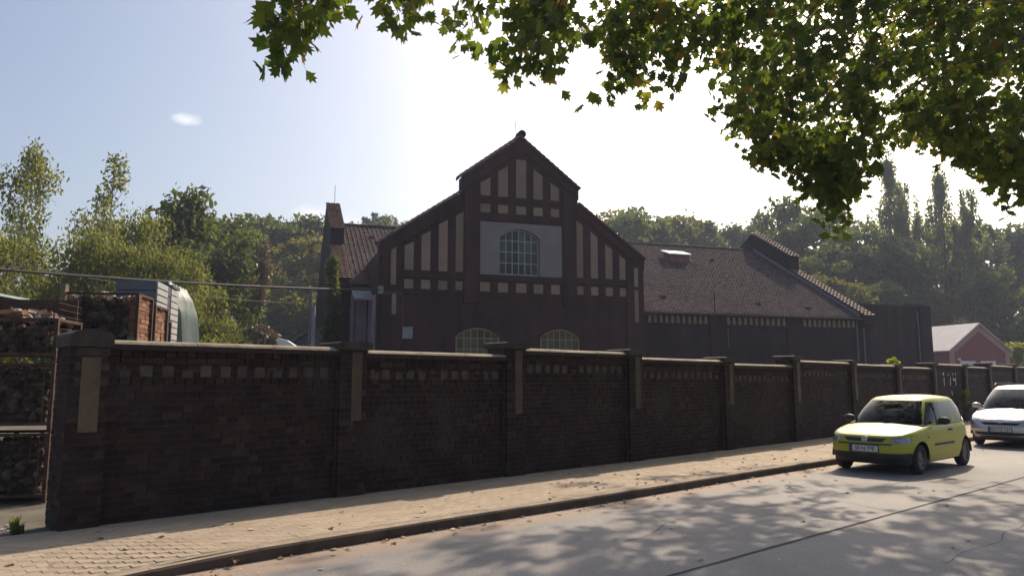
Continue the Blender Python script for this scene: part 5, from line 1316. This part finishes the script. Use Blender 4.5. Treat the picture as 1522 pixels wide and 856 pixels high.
SPRAYS_B = [(3.1,11.52,7.28), (3.15,11.85,7.54), (2.46,10.82,6.45), (2.81,11.8,7.26), (2.12,12.03,7.26), (2.24,10.53,6.35), (1.56,11.79,7.6), (1.66,11.75,6.98), (1.56,10.76,7.97), (1.74,10.87,7.74), (1.98,11.67,7.12), (1.64,10.72,7.13), (2.62,10.54,7.12), (2.46,11.57,8.35), (2.02,12.4,7.55), (2.97,12.09,7.81), (2.32,10.76,7.25), (2.56,12.39,7.59), (1.71,10.49,5.95), (2.49,11.74,8.33), (2.93,11.33,7.53), (1.79,12.43,8.33), (2.87,10.99,6.84), (2.2,12.45,8.26), (2.17,11.44,7.8), (2.19,12.05,8.11), (2.88,11.53,8.53), (2.65,11.01,7.67), (1.77,11.44,7.02), (2.57,11.96,7.28), (1.74,11.16,7.07), (1.77,11.42,7.2), (1.93,11.67,6.79), (2.22,12.26,6.62), (2.42,12.03,8.83), (2.12,11.9,7.32), (2.63,12.3,7.75), (2.09,12.19,7.93), (1.69,12.15,8.16), (2.48,11.05,7.25), (1.5,11.59,7.41), (2.06,10.79,7.35), (5.21,16.75,10.19), (7.46,11.45,5.58), (8.64,11.53,5.45), (10.6,15.37,9.55), (8.79,12.09,5.58), (4.86,14.12,6.78), (4.1,11.72,5.85), (3.91,11.91,7.03), (4.58,13.47,7.46), (9.79,17.35,8.76), (7.37,15.88,10.83), (5.07,14.71,6.88), (10.82,15.19,7.49), (5.23,13.06,6.69), (7.73,12.15,6.49), (6.3,16.18,9.01), (5.6,15.67,6.74), (4.95,15.29,10.07), (8.41,16.48,9.45), (5.37,17.61,11.17), (7.36,12.05,7.82), (12.14,16.44,7.29), (4.66,13.73,6.57), (6.01,15.38,8.87), (5.46,12.28,7.16), (11.01,16.4,7.38), (7,14.71,5.68), (8.99,16.09,7.73), (5.49,11.6,8.16), (6.52,17.17,11.69), (9.79,13.98,6.69), (6.28,12.36,8.58), (4.91,13.93,7.96), (9.14,12.86,8.59), (5.5,13.26,8.76), (4.51,11.63,6.44), (12.47,17.19,9.49), (8.62,14.33,6.52), (11.5,15.47,10.21), (6.63,16.12,7.13), (4.15,11.6,7.68), (5.5,14.01,9.62), (9.89,13.2,7.68), (8.12,16.08,9.51), (8.09,12.84,8.52), (10.33,17.57,9.24), (4.66,16.51,11.16), (7.19,14.91,10.33), (10.1,13.44,7), (5.62,17.26,11.52), (3.57,11.78,7.58), (6.19,13.03,9.15), (5.57,11.72,7.27), (5.06,14.03,7.29), (7.23,13.37,9.22), (5.67,17.41,8.43), (5.75,14.91,10.49), (7,13.79,6.87), (10.17,14.09,8.4), (8.19,12,7.79), (7.09,16.38,10.91), (8.17,12.1,7.42), (3.8,11.99,7.69), (6.21,12.96,6.52), (4.01,13.3,8.58), (6.53,14.1,9.56), (6.31,15,6.31), (11.3,16.09,7.24), (9.17,16.58,8.74), (8.07,13.02,5.94), (8.11,12.1,7.1), (4.08,13.15,8.66), (7.11,11.72,7.36), (7.36,11.47,6.05), (4.18,13.76,9.2), (8.12,14.08,8.82), (5.19,11.48,7.04), (9.35,14.68,9.9), (5.06,14.32,6.32), (8.61,11.99,5.18), (7.08,14.21,7.77), (9.47,16.55,10.9), (8.6,17.67,11.89), (6.19,13.17,8.43), (5.08,13.74,6.89), (8.72,13.54,8.48), (10.19,15.21,5.83), (7.96,16.74,10.75), (6.5,12.45,8.93), (11.72,16.31,10.15), (7.25,16.97,7.36), (6.85,14.68,10.4), (7.82,13.83,8.94), (5.86,13.41,9.55), (7.32,15.92,8.25), (8.91,14.75,6.68), (10,15.06,8.55), (7.9,13.13,6.86), (4.36,13.75,9.42), (10.77,17.24,9.92), (4.79,11.88,5.5), (11.02,17.41,7.59), (11.64,16.59,7.2), (7.93,12.63,6.24), (6.13,11.37,6.72), (7.32,15.59,9.91), (6.9,12.03,7.05), (9.62,15.89,7.77), (5.71,12.77,4.98), (6.57,15.42,9.28), (10.97,15.26,9.8), (7.63,11.69,7.62), (9.62,13.91,6.1), (8.24,17.2,8.44), (6.5,15.31,9.15), (8.58,11.41,7.65), (5.05,15.35,7.51), (5.62,15.27,9.67), (9.3,16,6.99), (5.12,16.86,8.58), (12.34,16.62,9.55), (6.43,16.85,7.24), (6.48,12.61,8.71), (4.42,12.42,8.64), (9.42,16.18,10.69), (11.27,17.18,7.24), (12.71,17.36,7.87), (3.91,11.86,8.28), (5.41,14.39,8.18), (4.73,14.97,8.27), (7.06,15.23,10.08), (6.58,14.59,6.55), (7.57,12.05,7.47), (8.2,16.11,9.08), (9.44,13.09,7.54), (8.39,16.44,7.1), (7.53,13.5,8.18), (7.92,11.59,6.26), (7.57,15.67,9.58), (3.77,12.07,7.6), (9.34,17.35,9.44), (5.35,16.69,9.34), (5.96,13.01,9.37), (7.32,14.7,8.27), (5.39,17.76,10.78), (5.83,11.93,6.61), (7.06,11.65,6.34), (6.5,14.19,5.92), (6.73,11.56,5.74), (7.78,16.7,6.09), (12.67,17.59,9.6), (10.61,13.88,8.79), (5.38,13.26,7.18), (7.52,12.4,8.48), (6.98,13.82,9.54), (8.7,12.51,4.92), (8.89,12.1,6.1), (9.21,12.4,8.93), (7.89,16.23,9.69), (5.55,12.38,5.38), (7.51,12.01,8.43), (8.05,13.69,7.85), (8.84,17.58,8.24), (5.11,13.12,6.63), (5.42,16,8.26), (7.29,15.31,7.83), (9.7,14.46,10.01), (4.03,13.69,7.8), (4.12,14.37,8.59), (7.23,15.99,7.95), (9.3,12.27,7.55), (10.39,14.08,9.66), (8.67,13.78,7.09), (10.72,14.74,8.76), (9.26,13.5,9.01), (6.49,12.7,6.48), (6.01,11.94,8.52), (7.87,17.63,11.23), (6.68,16.47,9.75), (10.6,16.59,9.9), (8.9,15.36,8.53), (6.78,17.08,10.13), (4.3,11.77,8.07), (7.16,11.36,5.99), (7.23,12.76,6.28), (8.67,11.63,8.11), (7.23,11.74,8.26), (8.44,17.11,7.63), (9.78,15.4,10.47), (11.14,16.06,10.52), (4.6,11.43,7.16), (10.91,17.05,8.46), (6.47,12.76,8.52), (5.21,13.7,9.39), (4.85,15.47,8.37), (7.29,12.21,8.13), (7.22,14.24,6.42), (5.09,14.63,8.89), (7.56,14.05,6.48), (5.54,13.08,8.94), (5.75,13.11,5.05), (10.03,17.46,7.8), (6.88,15.47,10.3), (7.87,11.59,5.98), (11.41,15.26,8.51), (8.77,13.91,8.57), (5.21,11.82,8.29), (10.5,16.86,9.07), (3.87,12.62,7.72), (12.2,16.94,6.67), (7.41,14.03,9.49), (5.9,15.07,10.53), (6.2,14.71,9.85), (8.29,16.31,10.77), (3.94,11.99,6.34), (10.49,13.99,7.1), (7.16,17.69,8.49), (7.16,14.69,9.25), (11.02,15.27,8.53), (11.86,16.39,9.39), (6.3,11.7,8.02), (10.24,14.05,7.53), (10.31,14.42,7.09), (5.32,13.07,5.75), (7.27,12.63,8.56), (7.23,11.97,5.47), (9.43,12.27,8.36), (4.92,15.46,8.23), (10.97,15.7,10.06), (4.23,13.08,6.55), (7.3,16.04,10.94), (6.75,15.52,7.41), (9.69,13.36,8.18), (9.88,13.92,9.27), (5.45,16.34,7.32), (11.09,17.32,12.04), (9.94,16.68,8.92), (9.68,16,9.12), (4.02,11.44,6.31), (10.78,16.63,6.7), (6.51,12.67,8.65), (9.14,15.45,8.59), (4.46,11.49,7.3), (9.48,16.08,7.68), (6.92,13.33,7.38), (9.56,15.11,8.51), (10.06,15.67,8.34), (5.19,16.89,10.06), (4.06,11.53,8.3), (9.32,14.21,9.57), (6.93,14.45,5.87), (8.85,16.46,11.36), (10.66,16.62,7.61), (7.77,11.4,5.76), (5.16,13.62,9.47), (3.9,12.02,7.12), (5.52,14.19,10.15), (5.77,13.92,6.09), (8.85,12.63,5.87), (6.58,14.02,7.59), (10.73,16.79,7.23), (10.22,15.49,8.43), (7.77,12.52,7), (6.91,15.8,9.57), (9.62,14.69,9.35), (8.12,11.87,7.07), (6.99,12.26,7.26), (5.23,12.37,9.03), (5.57,11.42,8.02), (11.71,17.15,9.75), (3.65,11.49,7.86), (10.52,16.42,8.45), (7.05,12.43,6.51), (8.03,16.68,8.79), (6.49,16.69,9.74), (3.96,12.87,6.69), (7.07,11.93,6.05), (8.4,13.35,7.53), (9,13.24,5.63), (8.95,14.63,9.71), (5.42,17.38,7.77), (8.67,14.61,10.18), (6.2,12.34,6.92), (4.86,11.87,6.69), (7.99,13.17,8.29), (5.6,17.47,10.06), (5.76,13.64,9.31), (9.97,13.4,9.22), (5.36,14.41,6.5), (6.14,14.33,6.45), (9.01,12.7,8.97), (6.96,16.71,9.94), (7.61,14.62,8.43), (9.63,14.14,7.01), (8.19,13.92,6.69), (6.93,14.2,9.43), (9.57,13.57,8.16), (7.02,12.46,6.27), (5.64,11.65,5.34), (8.53,11.75,8.38), (6,14.03,5.89), (6.39,14.51,5.67), (6.8,14.48,5.48), (6.08,13.52,5.06), (4.79,13.45,5.88), (4.9,12.5,5.42), (6.04,12.98,5.03), (6.07,13.22,5.61), (6.26,14.72,6.3), (4.57,12.59,5.5), (4.61,13.1,5.78), (5.53,12.42,5.11), (6.14,13.77,4.84), (4.68,13.07,5.97), (4.97,12.61,5.69), (5.62,13.38,5.63), (4.48,12.45,5.6), (5.21,12.42,5.48), (4.67,12.94,5.64), (5.68,13.09,5.16), (6.6,14.67,6.21), (6,13.6,5.07), (5.68,12.85,5.83), (5.84,13.5,5.96), (5.25,12.66,5.6), (6.69,13.6,6.16), (4.72,13.1,5.98), (6.45,13.24,5.96), (5.47,12.44,4.93), (6.27,13.01,5.35), (6.12,13.72,5.5), (5.82,13.65,6.14), (6.13,14.09,5.83), (6.22,14.7,5.45), (6.25,14.14,5.25), (6.1,14.27,6.32), (6.7,14.71,5.79), (5.57,12.6,4.51), (6.26,13.72,5.23), (6.32,13.43,6.04), (9.95,13.95,5.23), (9.01,13.71,5.61), (9.76,14.59,6.33), (9.07,12.61,5.49), (9.64,13.7,5.86), (8.22,12.54,5.42), (7.79,12.14,5.59), (8.08,12.65,5.53), (8.19,12.11,5.16), (8.08,12.19,5.37), (9.13,13.03,5.78), (9.95,14.31,5.73), (8.15,12.54,5.72), (10.07,13.89,5.44), (8.91,12.64,5.75), (10.49,14.63,6.24), (8.01,12.01,5.28), (9.51,14.57,6.05), (9.22,14.06,5.9), (9.64,13.26,5.36), (9.05,13.29,5.32), (7.61,11.87,5.37), (8.09,12.71,5.56), (9.41,14.28,6.07), (9.98,9.48,9.33), (8.33,9.17,5.47), (14.89,12.93,12.29), (12.73,10.63,6.83), (13.07,14.21,13.22), (15.82,18.24,12.17), (20.47,16.52,10.71), (14.64,17.99,6.73), (11.69,11.76,5.38), (12.92,15.74,12.33), (9.94,12.44,9.56), (12.43,14.2,11.76), (12.72,12.98,10.56), (9.97,8.85,4.21), (13.19,10.43,9.93), (16.93,14.92,7.53), (13.15,13.13,7.05), (8.79,9.89,8.73), (14.5,18.96,6.96), (11.1,11.6,8.56), (12.07,10.25,7.26), (8.85,11.12,7.96), (12.96,11.64,8.98), (12.89,14.01,8.37), (13.74,13.59,7.58), (17.18,14.98,6.02), (16.93,16.05,7.63), (9.08,10.37,7.81), (9.47,12.29,6.96), (8.31,8.91,9.11), (14.77,13.07,9.88), (17.31,15.88,6.49), (13.4,15.57,9.36), (13.58,15.17,6.44), (15.04,16.5,9.46), (11.58,12.15,10), (15.68,15.52,9.51), (9.17,9.82,9.57), (20.05,18.82,10.77), (20.16,18.91,8.01), (14,13.55,9.65), (13.95,14.75,7.4), (11.61,14.37,5.64), (16.89,14.62,9.18), (10.9,9.91,9.4), (11.43,9.84,7.89), (19.26,16.41,8.17), (16.58,16.63,14.48), (14.05,16.12,8.8), (14.09,14.91,14.38), (21.95,18.7,10.83), (11.66,13.34,7.07), (11.92,10.97,8.93), (18.99,18.13,10.35), (16.66,15.37,10.01), (12.5,11.33,8.44), (10.1,8.91,7.1), (13.88,16.02,11.73), (18.96,17.06,11.02), (15.76,16.6,12.18), (20.09,17.79,12.12), (14.03,17.95,11.02), (20.99,16.74,13.91), (12.26,12.06,5.13), (20.86,18.89,10.32), (9.51,9.97,7.73), (12.38,12.25,6.46), (17.29,19.12,13.58), (15.34,18.14,7.21), (18.41,16.11,12.72), (16.56,18.88,10.68), (11.77,10.66,9.74), (9.67,8.53,8.68), (13.58,13.84,11.23), (12.85,15.97,9.76), (13.25,14.25,8.7), (17.74,15.11,9.17), (9.98,9.61,5.04), (14.28,17.66,7.46), (11.53,15.31,6.44), (14.81,12.36,6.89), (13.29,16.33,7.97), (12.81,12.43,10.14), (11.02,12.84,6.88), (11.53,11.5,6.64), (11.96,10.86,9.52), (19.01,17.96,12.2), (9.46,11.54,5.11), (11.68,11.98,11.08), (15.03,12.99,11.23), (10.7,12.27,10.2), (12.09,14.3,7.89), (9.53,10.17,8.7), (7.94,9.53,7.18), (17.67,16.67,13.21), (16.62,18.75,7.92), (22.93,17.95,14.41), (13.37,13.52,5.95), (17.65,16.5,13.06), (15.12,16.16,6.8), (11.73,11.42,11.19), (14.7,14.76,10.84), (14.19,18.33,11.98), (21.2,18.95,10.79), (16.12,13.62,9.38), (16.97,15.49,11.89), (19.03,19.16,7.11), (10.1,12.36,11.65), (13.3,11.13,7.31), (8.44,10.09,8.67), (8.96,10.8,5.95), (8.59,10.11,6.42), (20.92,17.57,9.63), (12.77,11.31,6.25), (12.73,12.75,9.51), (20.82,16.66,11.35), (12.12,10.72,10.24), (11.57,11.03,5.76), (12.3,13.56,10.03), (14.47,15.08,6.1), (12.99,14.05,10.62), (8.09,9.41,7.37), (19.46,17.96,7.54), (15.69,14.41,10.49), (15.4,14.21,12.21), (13.9,13.23,11.3), (14.17,11.88,7.1)]
SPRAYS_C = [(8.12,21.28,10.16), (8.31,20.1,10.69), (9.57,21.3,10.78), (11.23,18.67,11.39), (16.04,21.93,13.78), (8.07,20.47,10.72), (6.58,22.83,14.3), (10.45,23,14.01), (16.78,22.09,13.43), (12.16,20.21,12.92), (10.84,17.4,11.23), (16.13,21.67,8.36), (16.57,22.17,9.47), (11.62,24.16,11.3), (9.35,17.94,11.99), (17.49,23.91,10.63), (7.68,22.35,14.31), (8.93,18.67,10.09), (14.26,22.4,9.56), (9.55,19.96,10.5), (10.24,20.52,11.82), (12.95,17.66,7.77), (11.49,19.46,8.29), (11.94,17.2,6.88), (11.8,20.43,11.42), (7.69,20,8.62), (13.26,23.82,14.22), (12.44,24.6,11.16), (9.04,21.2,10.7), (9.97,24.55,12.21), (13.61,22.09,13.03), (12.63,22.05,12.28), (8.9,19.92,8.69), (12.22,18,10.73), (14.03,18.45,10.26), (12.86,18.56,7.8), (7.47,17.92,9.56), (6.63,17.85,10.09), (6.48,19.31,9.52), (15.45,21.87,8.17), (7.78,19.57,8.69), (15.4,22.06,11.9), (14.3,22.62,10.19), (8.71,19.78,12.55), (14.14,18.78,12.7), (9.98,23.78,12.57), (6.06,17.05,11.3), (8.8,20.45,9.22), (11.46,19.58,10.2), (11.66,18.29,12.05), (14.73,22.56,11.54), (14.96,23.15,14.46), (8.45,22.84,14.34), (13.27,19.68,11.55), (12.8,20.2,11.86), (7.97,20.36,12.57), (11.18,20.66,8.56), (7.85,23.73,14.17), (13.58,24.63,10.35), (14.57,22.59,10.83), (10.34,19.35,11.9), (12.18,16.87,8.94), (11.71,20.35,10.66), (11.85,20.6,9.99), (15.99,22.76,8.95), (11.32,18.27,8.45), (9.45,18.42,11.12), (17.06,22.96,13.72), (11.47,16.85,9.57), (7.92,22.55,10.56), (7.98,18.15,9.08), (13.4,22.91,9.74), (9.11,16.8,8.66), (6.96,17.45,9.85), (13.35,22.16,10.98), (13.83,19.99,9.61), (11.03,24.41,8.86), (13.04,22.21,12.53), (8.48,21.32,9.41), (13.82,18.9,8.44), (13.27,21,13.47), (8.37,19.15,10.26), (5.67,18.82,10.33), (6.34,17.9,10.48), (9.71,20.22,13), (11.07,21.08,13.93), (11.05,18.12,7.7), (8.88,19.34,7.5), (7.79,23.81,14.05), (10.53,24.3,11.1), (11.9,20.54,12.67), (9.28,21.74,11.37), (15.29,20.56,9.5), (12.12,18.19,9.62), (11.08,18.4,11.09), (7.83,17.1,9.26), (9.13,20.9,7.88), (10.04,22.39,11.82), (11.04,21.39,11.71), (8.08,20.25,9.42), (13.44,21.74,12.27), (7.55,20.82,10.92), (5.71,20.61,13.18), (14.86,23.33,9.68), (6.61,18,11.57), (12.75,19.16,11.98), (8.06,21.62,12.99), (13.28,21.27,14.16), (10.99,20.87,10.49), (15.3,23.44,9.64), (8.99,20.59,13.73), (11.67,23.41,10.17), (12.05,19.33,9), (11.46,18.43,8.97), (14.48,20.8,10.99), (11.64,23.48,10.23), (10.65,20.46,10.12), (9.17,24.21,10.07), (5.95,20.68,13.85), (6.01,19.65,10.69), (8.19,21.51,9.29), (14.29,19.58,12.17), (11.38,20.14,8.81), (7.69,21.42,11.86), (17.16,23.19,10.78), (14.02,20.62,11.2), (13.31,19.8,9), (6.84,19.23,8.73), (8.94,22.33,13.25), (13.24,23.75,12.24), (8.25,24.78,11.88), (7.74,17.76,11.44), (10.89,23.46,9.65), (5.34,19.04,11.2), (7.62,18.9,12.82), (9.15,21.07,11.25), (13.46,17.62,11.61), (14.96,20.83,12.23), (9.97,24.29,9.38), (10.96,19.7,12.88), (11.59,18.93,9.59), (9.41,20.03,13.28), (13.74,20.32,11.32), (7,20.23,9.22), (8.67,19.2,8.48), (12.45,19.41,12.97), (13.95,19.82,10.33), (7.18,21.59,12.61), (17.28,24.2,11.09), (9.27,19.53,12.94), (7.95,17.49,11.82), (12.48,17.67,7.27), (6.56,18.7,11.06), (7.72,20.57,13.79), (13.55,20.53,13.5), (14.64,20.81,8.4), (7.81,19.14,7.76), (11.74,18.58,9.86), (9.2,18.04,9.99), (11.94,22.31,11.26), (7.96,18.43,9.11), (12.17,23,13.68), (6.33,17.46,10.49), (7.72,18.68,9.64), (8.49,20.03,12.28), (16.04,23.74,10.29), (11.18,20.74,11.87), (15.54,23.18,8.89), (11.03,19.05,8.24), (13.55,23.41,14.1), (13.56,23.67,11.18), (9.1,21.39,12.58), (7.52,20.69,9.48), (6.73,18.19,11.83), (13.77,21.13,8.68), (13.03,19.56,11.31), (15.46,21.49,12.76), (11.8,21.24,14.04), (13,19.97,8.04), (12.07,20.26,8.62), (10.19,18.54,7.94), (8.43,23.87,10.29), (7.9,20.93,10.56), (7.92,19.12,8.04), (11.65,17.83,10), (13.06,17.38,11.25), (4.83,17.15,10.01), (7.22,18.58,8.59), (4.97,17.91,12.36), (13.7,18.55,10.07), (8.68,20.33,12.67), (13.12,21.13,12.01), (6.17,17.24,8.92), (15.02,21.13,8.16), (11.41,22.73,12.4), (11.1,20.27,9.26), (8.4,18.28,8.43), (8.12,18.49,11.31), (15.63,22.41,12.85), (8.71,17.66,8.09), (10.62,19.05,8.2), (7.21,23.05,12.66), (12.56,19.23,12.79), (12.52,17.29,10.42), (13.84,20.14,8.52), (14.1,23.31,10.1), (8.64,24.25,10.6), (12.96,19.77,10.22), (16.86,22.88,8.25), (12.34,17.67,9.41), (11.18,19.39,12.45), (11.96,21.86,11.27), (12.62,19.11,7.42), (14.34,19.31,11.24), (11.92,23.33,9.79), (10.2,24.31,11.47), (12.61,23.04,12.38), (9.63,19.59,12.53), (13.15,20.59,9.81), (7.13,23.22,13.51), (14.2,19.6,9.13), (13.41,21.25,9.9), (13.65,20.91,10.52), (6.91,17.74,7.93), (6.85,18.97,10.2), (9.22,18.37,9.07), (6.34,18.46,11.43), (13.24,23.73,14.31), (7.16,22.28,10.49), (11.05,17.89,11.02), (12.53,21.52,12.53), (15.86,21.07,11.57), (7.87,18.63,7.66), (6.44,20.46,10.65), (12.08,22.69,12.44), (13.83,20.2,12.11), (18.04,24.23,11.6), (22.05,23.36,9.01), (16.8,21.03,11.19), (15,17.74,11.72), (14.46,18.7,11.8), (25.59,24.24,11.25), (23.58,20.54,14.29), (16.42,15.79,7.22), (16.03,17.83,9.44), (22.24,24.94,9.92), (16.52,15.81,9.64), (16.17,16.52,9.81), (17.36,20.94,10.73), (12.64,15.45,7.38), (23.18,20.94,10.79), (21.33,20.02,10.27), (16.6,16.42,13.67), (20.17,19.02,11.83), (24.6,21.79,13.63), (16.74,19.5,10.24), (16.93,16.32,13.11), (19.55,22.88,9.77), (17.62,19.13,10.09), (18.07,17.98,12.62), (19.66,20.82,10.49), (15.93,15.99,6.4), (17.13,14.98,10.83), (20.48,23.02,12.84), (17.57,20.65,13.08), (19.75,19.7,9.47), (18.35,23.09,9.87), (11.46,14.67,6.65), (18.23,17.43,9.2), (15.77,16.21,7.17), (15.34,14.77,10.38), (14,16.22,12.84), (14.05,18.48,6.53), (21.35,19.6,12.07), (14.26,16.79,6.33), (21,20.28,10.86), (18.15,22.04,12.2), (18.61,22.59,8.53), (17.95,20.76,8.51), (14.5,15.56,11.35), (12.45,15.9,10.04), (13.73,15.97,10.94), (18.9,20.17,10.43), (18.73,17.79,7.18), (19.56,22.41,14.5), (16.04,15.68,11.63), (22.47,19.48,14.12), (21.48,19.19,11.25), (17.09,21,7.59), (22.92,21.77,13.54), (17.16,18.2,13.57), (20.93,19.68,7.89), (19.23,22.53,8.7), (16.14,16.14,8.87), (17.75,19.14,10.13), (15.32,16.74,8.76), (14.55,17.32,8.68), (19.47,24.1,10.12), (13.22,14.76,7.92), (17.51,19.52,11.05), (13.84,14.63,9.71), (16.21,15.5,10.41), (20.38,22.36,10.82), (25.01,24.55,13.96), (13.57,14.78,8.77), (13.83,16.54,12.35), (20.53,20.26,11.75), (19.36,22.35,8.71), (14,14.4,12.25), (11.51,14.95,7.37)]

street_tree('plane tree whose lower twigs hang in at the top left', 5.3, 2.9, 8.5, 4, SPRAYS_A, 5, 20, 34, 300, .55)
street_tree('plane tree with the dense crown filling the upper right', 14.2, 11.5, 9.5, 4, SPRAYS_B, 6, 23, 90, 300)
street_tree('plane tree furthest along the street whose crown shows behind the nearer leaves', 22.5, 18.5, 11, 4, SPRAYS_C, 7, 22, 60, 300)

# ------------------------------------------------------------------ fallen leaves, each a thing of its own
DRY = [plane_leaf(50+i, M['dryleaf'], .2+.14*i, 'fallen_leaf') for i in range(5)]
rs = random.Random(9)
def fallen(n, place, label, group, smin=.055, smax=.10):
    for i in range(n):
        p = place(); s = rs.uniform(smin, smax)
        o = link('fallen_leaf', DRY[rs.randrange(5)], None, (p.x, p.y, p.z+s*.12), (rs.uniform(-.25, .25), rs.uniform(-.25, .25), rs.uniform(0, 6.28)), (s, s, s)); tag(o, label, 'leaf', group)
def on_pave():
    s_ = rs.choice((rs.uniform(-2, 8), rs.uniform(2, 20), rs.uniform(5, 20))); k = rs.random()**.6; t = .1+(kerb_t(s_)-.25)*k
    return W(s_, t, pave_z(s_, t)+.004)
def on_gutter():
    s_ = rs.uniform(-1, 17); return W(s_, kerb_t(s_)+.03+abs(rs.gauss(0, .16)), ROAD+.004)
def on_road():
    s_ = rs.uniform(-2, 20); return W(s_, kerb_t(s_)+.5+rs.random()**1.4*5.5, ROAD+.004)
fallen(130, on_pave, 'dry brown leaf lying on the concrete pavers of the pavement', 'fallen leaves on the pavement')
fallen(90, on_gutter, 'dry brown leaf lying in the gutter below the kerb', 'fallen leaves in the gutter')
fallen(60, on_road, 'dry brown leaf lying on the open asphalt of the road', 'fallen leaves on the road')
p = W(.72, kerb_t(.72)+.07, ROAD); lump = thing('crumpled_leaf', 'large crumpled orange brown leaf against the lowered kerb', 'leaf', p)
link('leaf_blade', plane_leaf(70, M['dryleaf'], 1.6, 'leaf_blade'), lump, (0, 0, .06), (.6, .3, .5), (.10, .10, .10))
cr = MB()
for i in range(900):
    s_ = rs.uniform(-3, 20)
    if i < 500: t = kerb_t(s_)+abs(rs.gauss(0, .22)); z = ROAD+.006
    elif i < 750: t = kerb_t(s_)-.15-abs(rs.gauss(0, .5)); z = pave_z(s_, max(.1, t))+.005
    else: t = kerb_t(s_)+rs.uniform(.3, 5); z = ROAD+.006
    if t < .05: continue
    q = W(s_, t, z); r = rs.uniform(.007, .02); a = rs.uniform(0, 6); b = a+2.1+rs.uniform(-.3, .3); c = b+2.1
    cr.add([(q.x+r*math.cos(v), q.y+r*math.sin(v), q.z+rs.uniform(0, .012)) for v in (a, b, c)], [(0, 1, 2)])
cr.build('leaf_crumbs', M['dryleaf'], fix=False, kind='stuff')

# ------------------------------------------------------------------ air
hz = MB().box(-420, 420, -170, 425, -1.4, 48).mesh('haze', M['white'])
m, nd, lk, b = nmat('haze_air'); nd.remove(b)
pvn = nd.new('ShaderNodeVolumePrincipled'); pvn.inputs['Color'].default_value = (.70, .78, 1, 1); pvn.inputs['Density'].default_value = HAZE; pvn.inputs['Anisotropy'].default_value = .2
lk.new(pvn.outputs[0], nd['Material Output'].inputs['Volume'])
hz.materials.clear(); hz.materials.append(m)
ho = link('haze', hz); ho['kind'] = 'stuff'
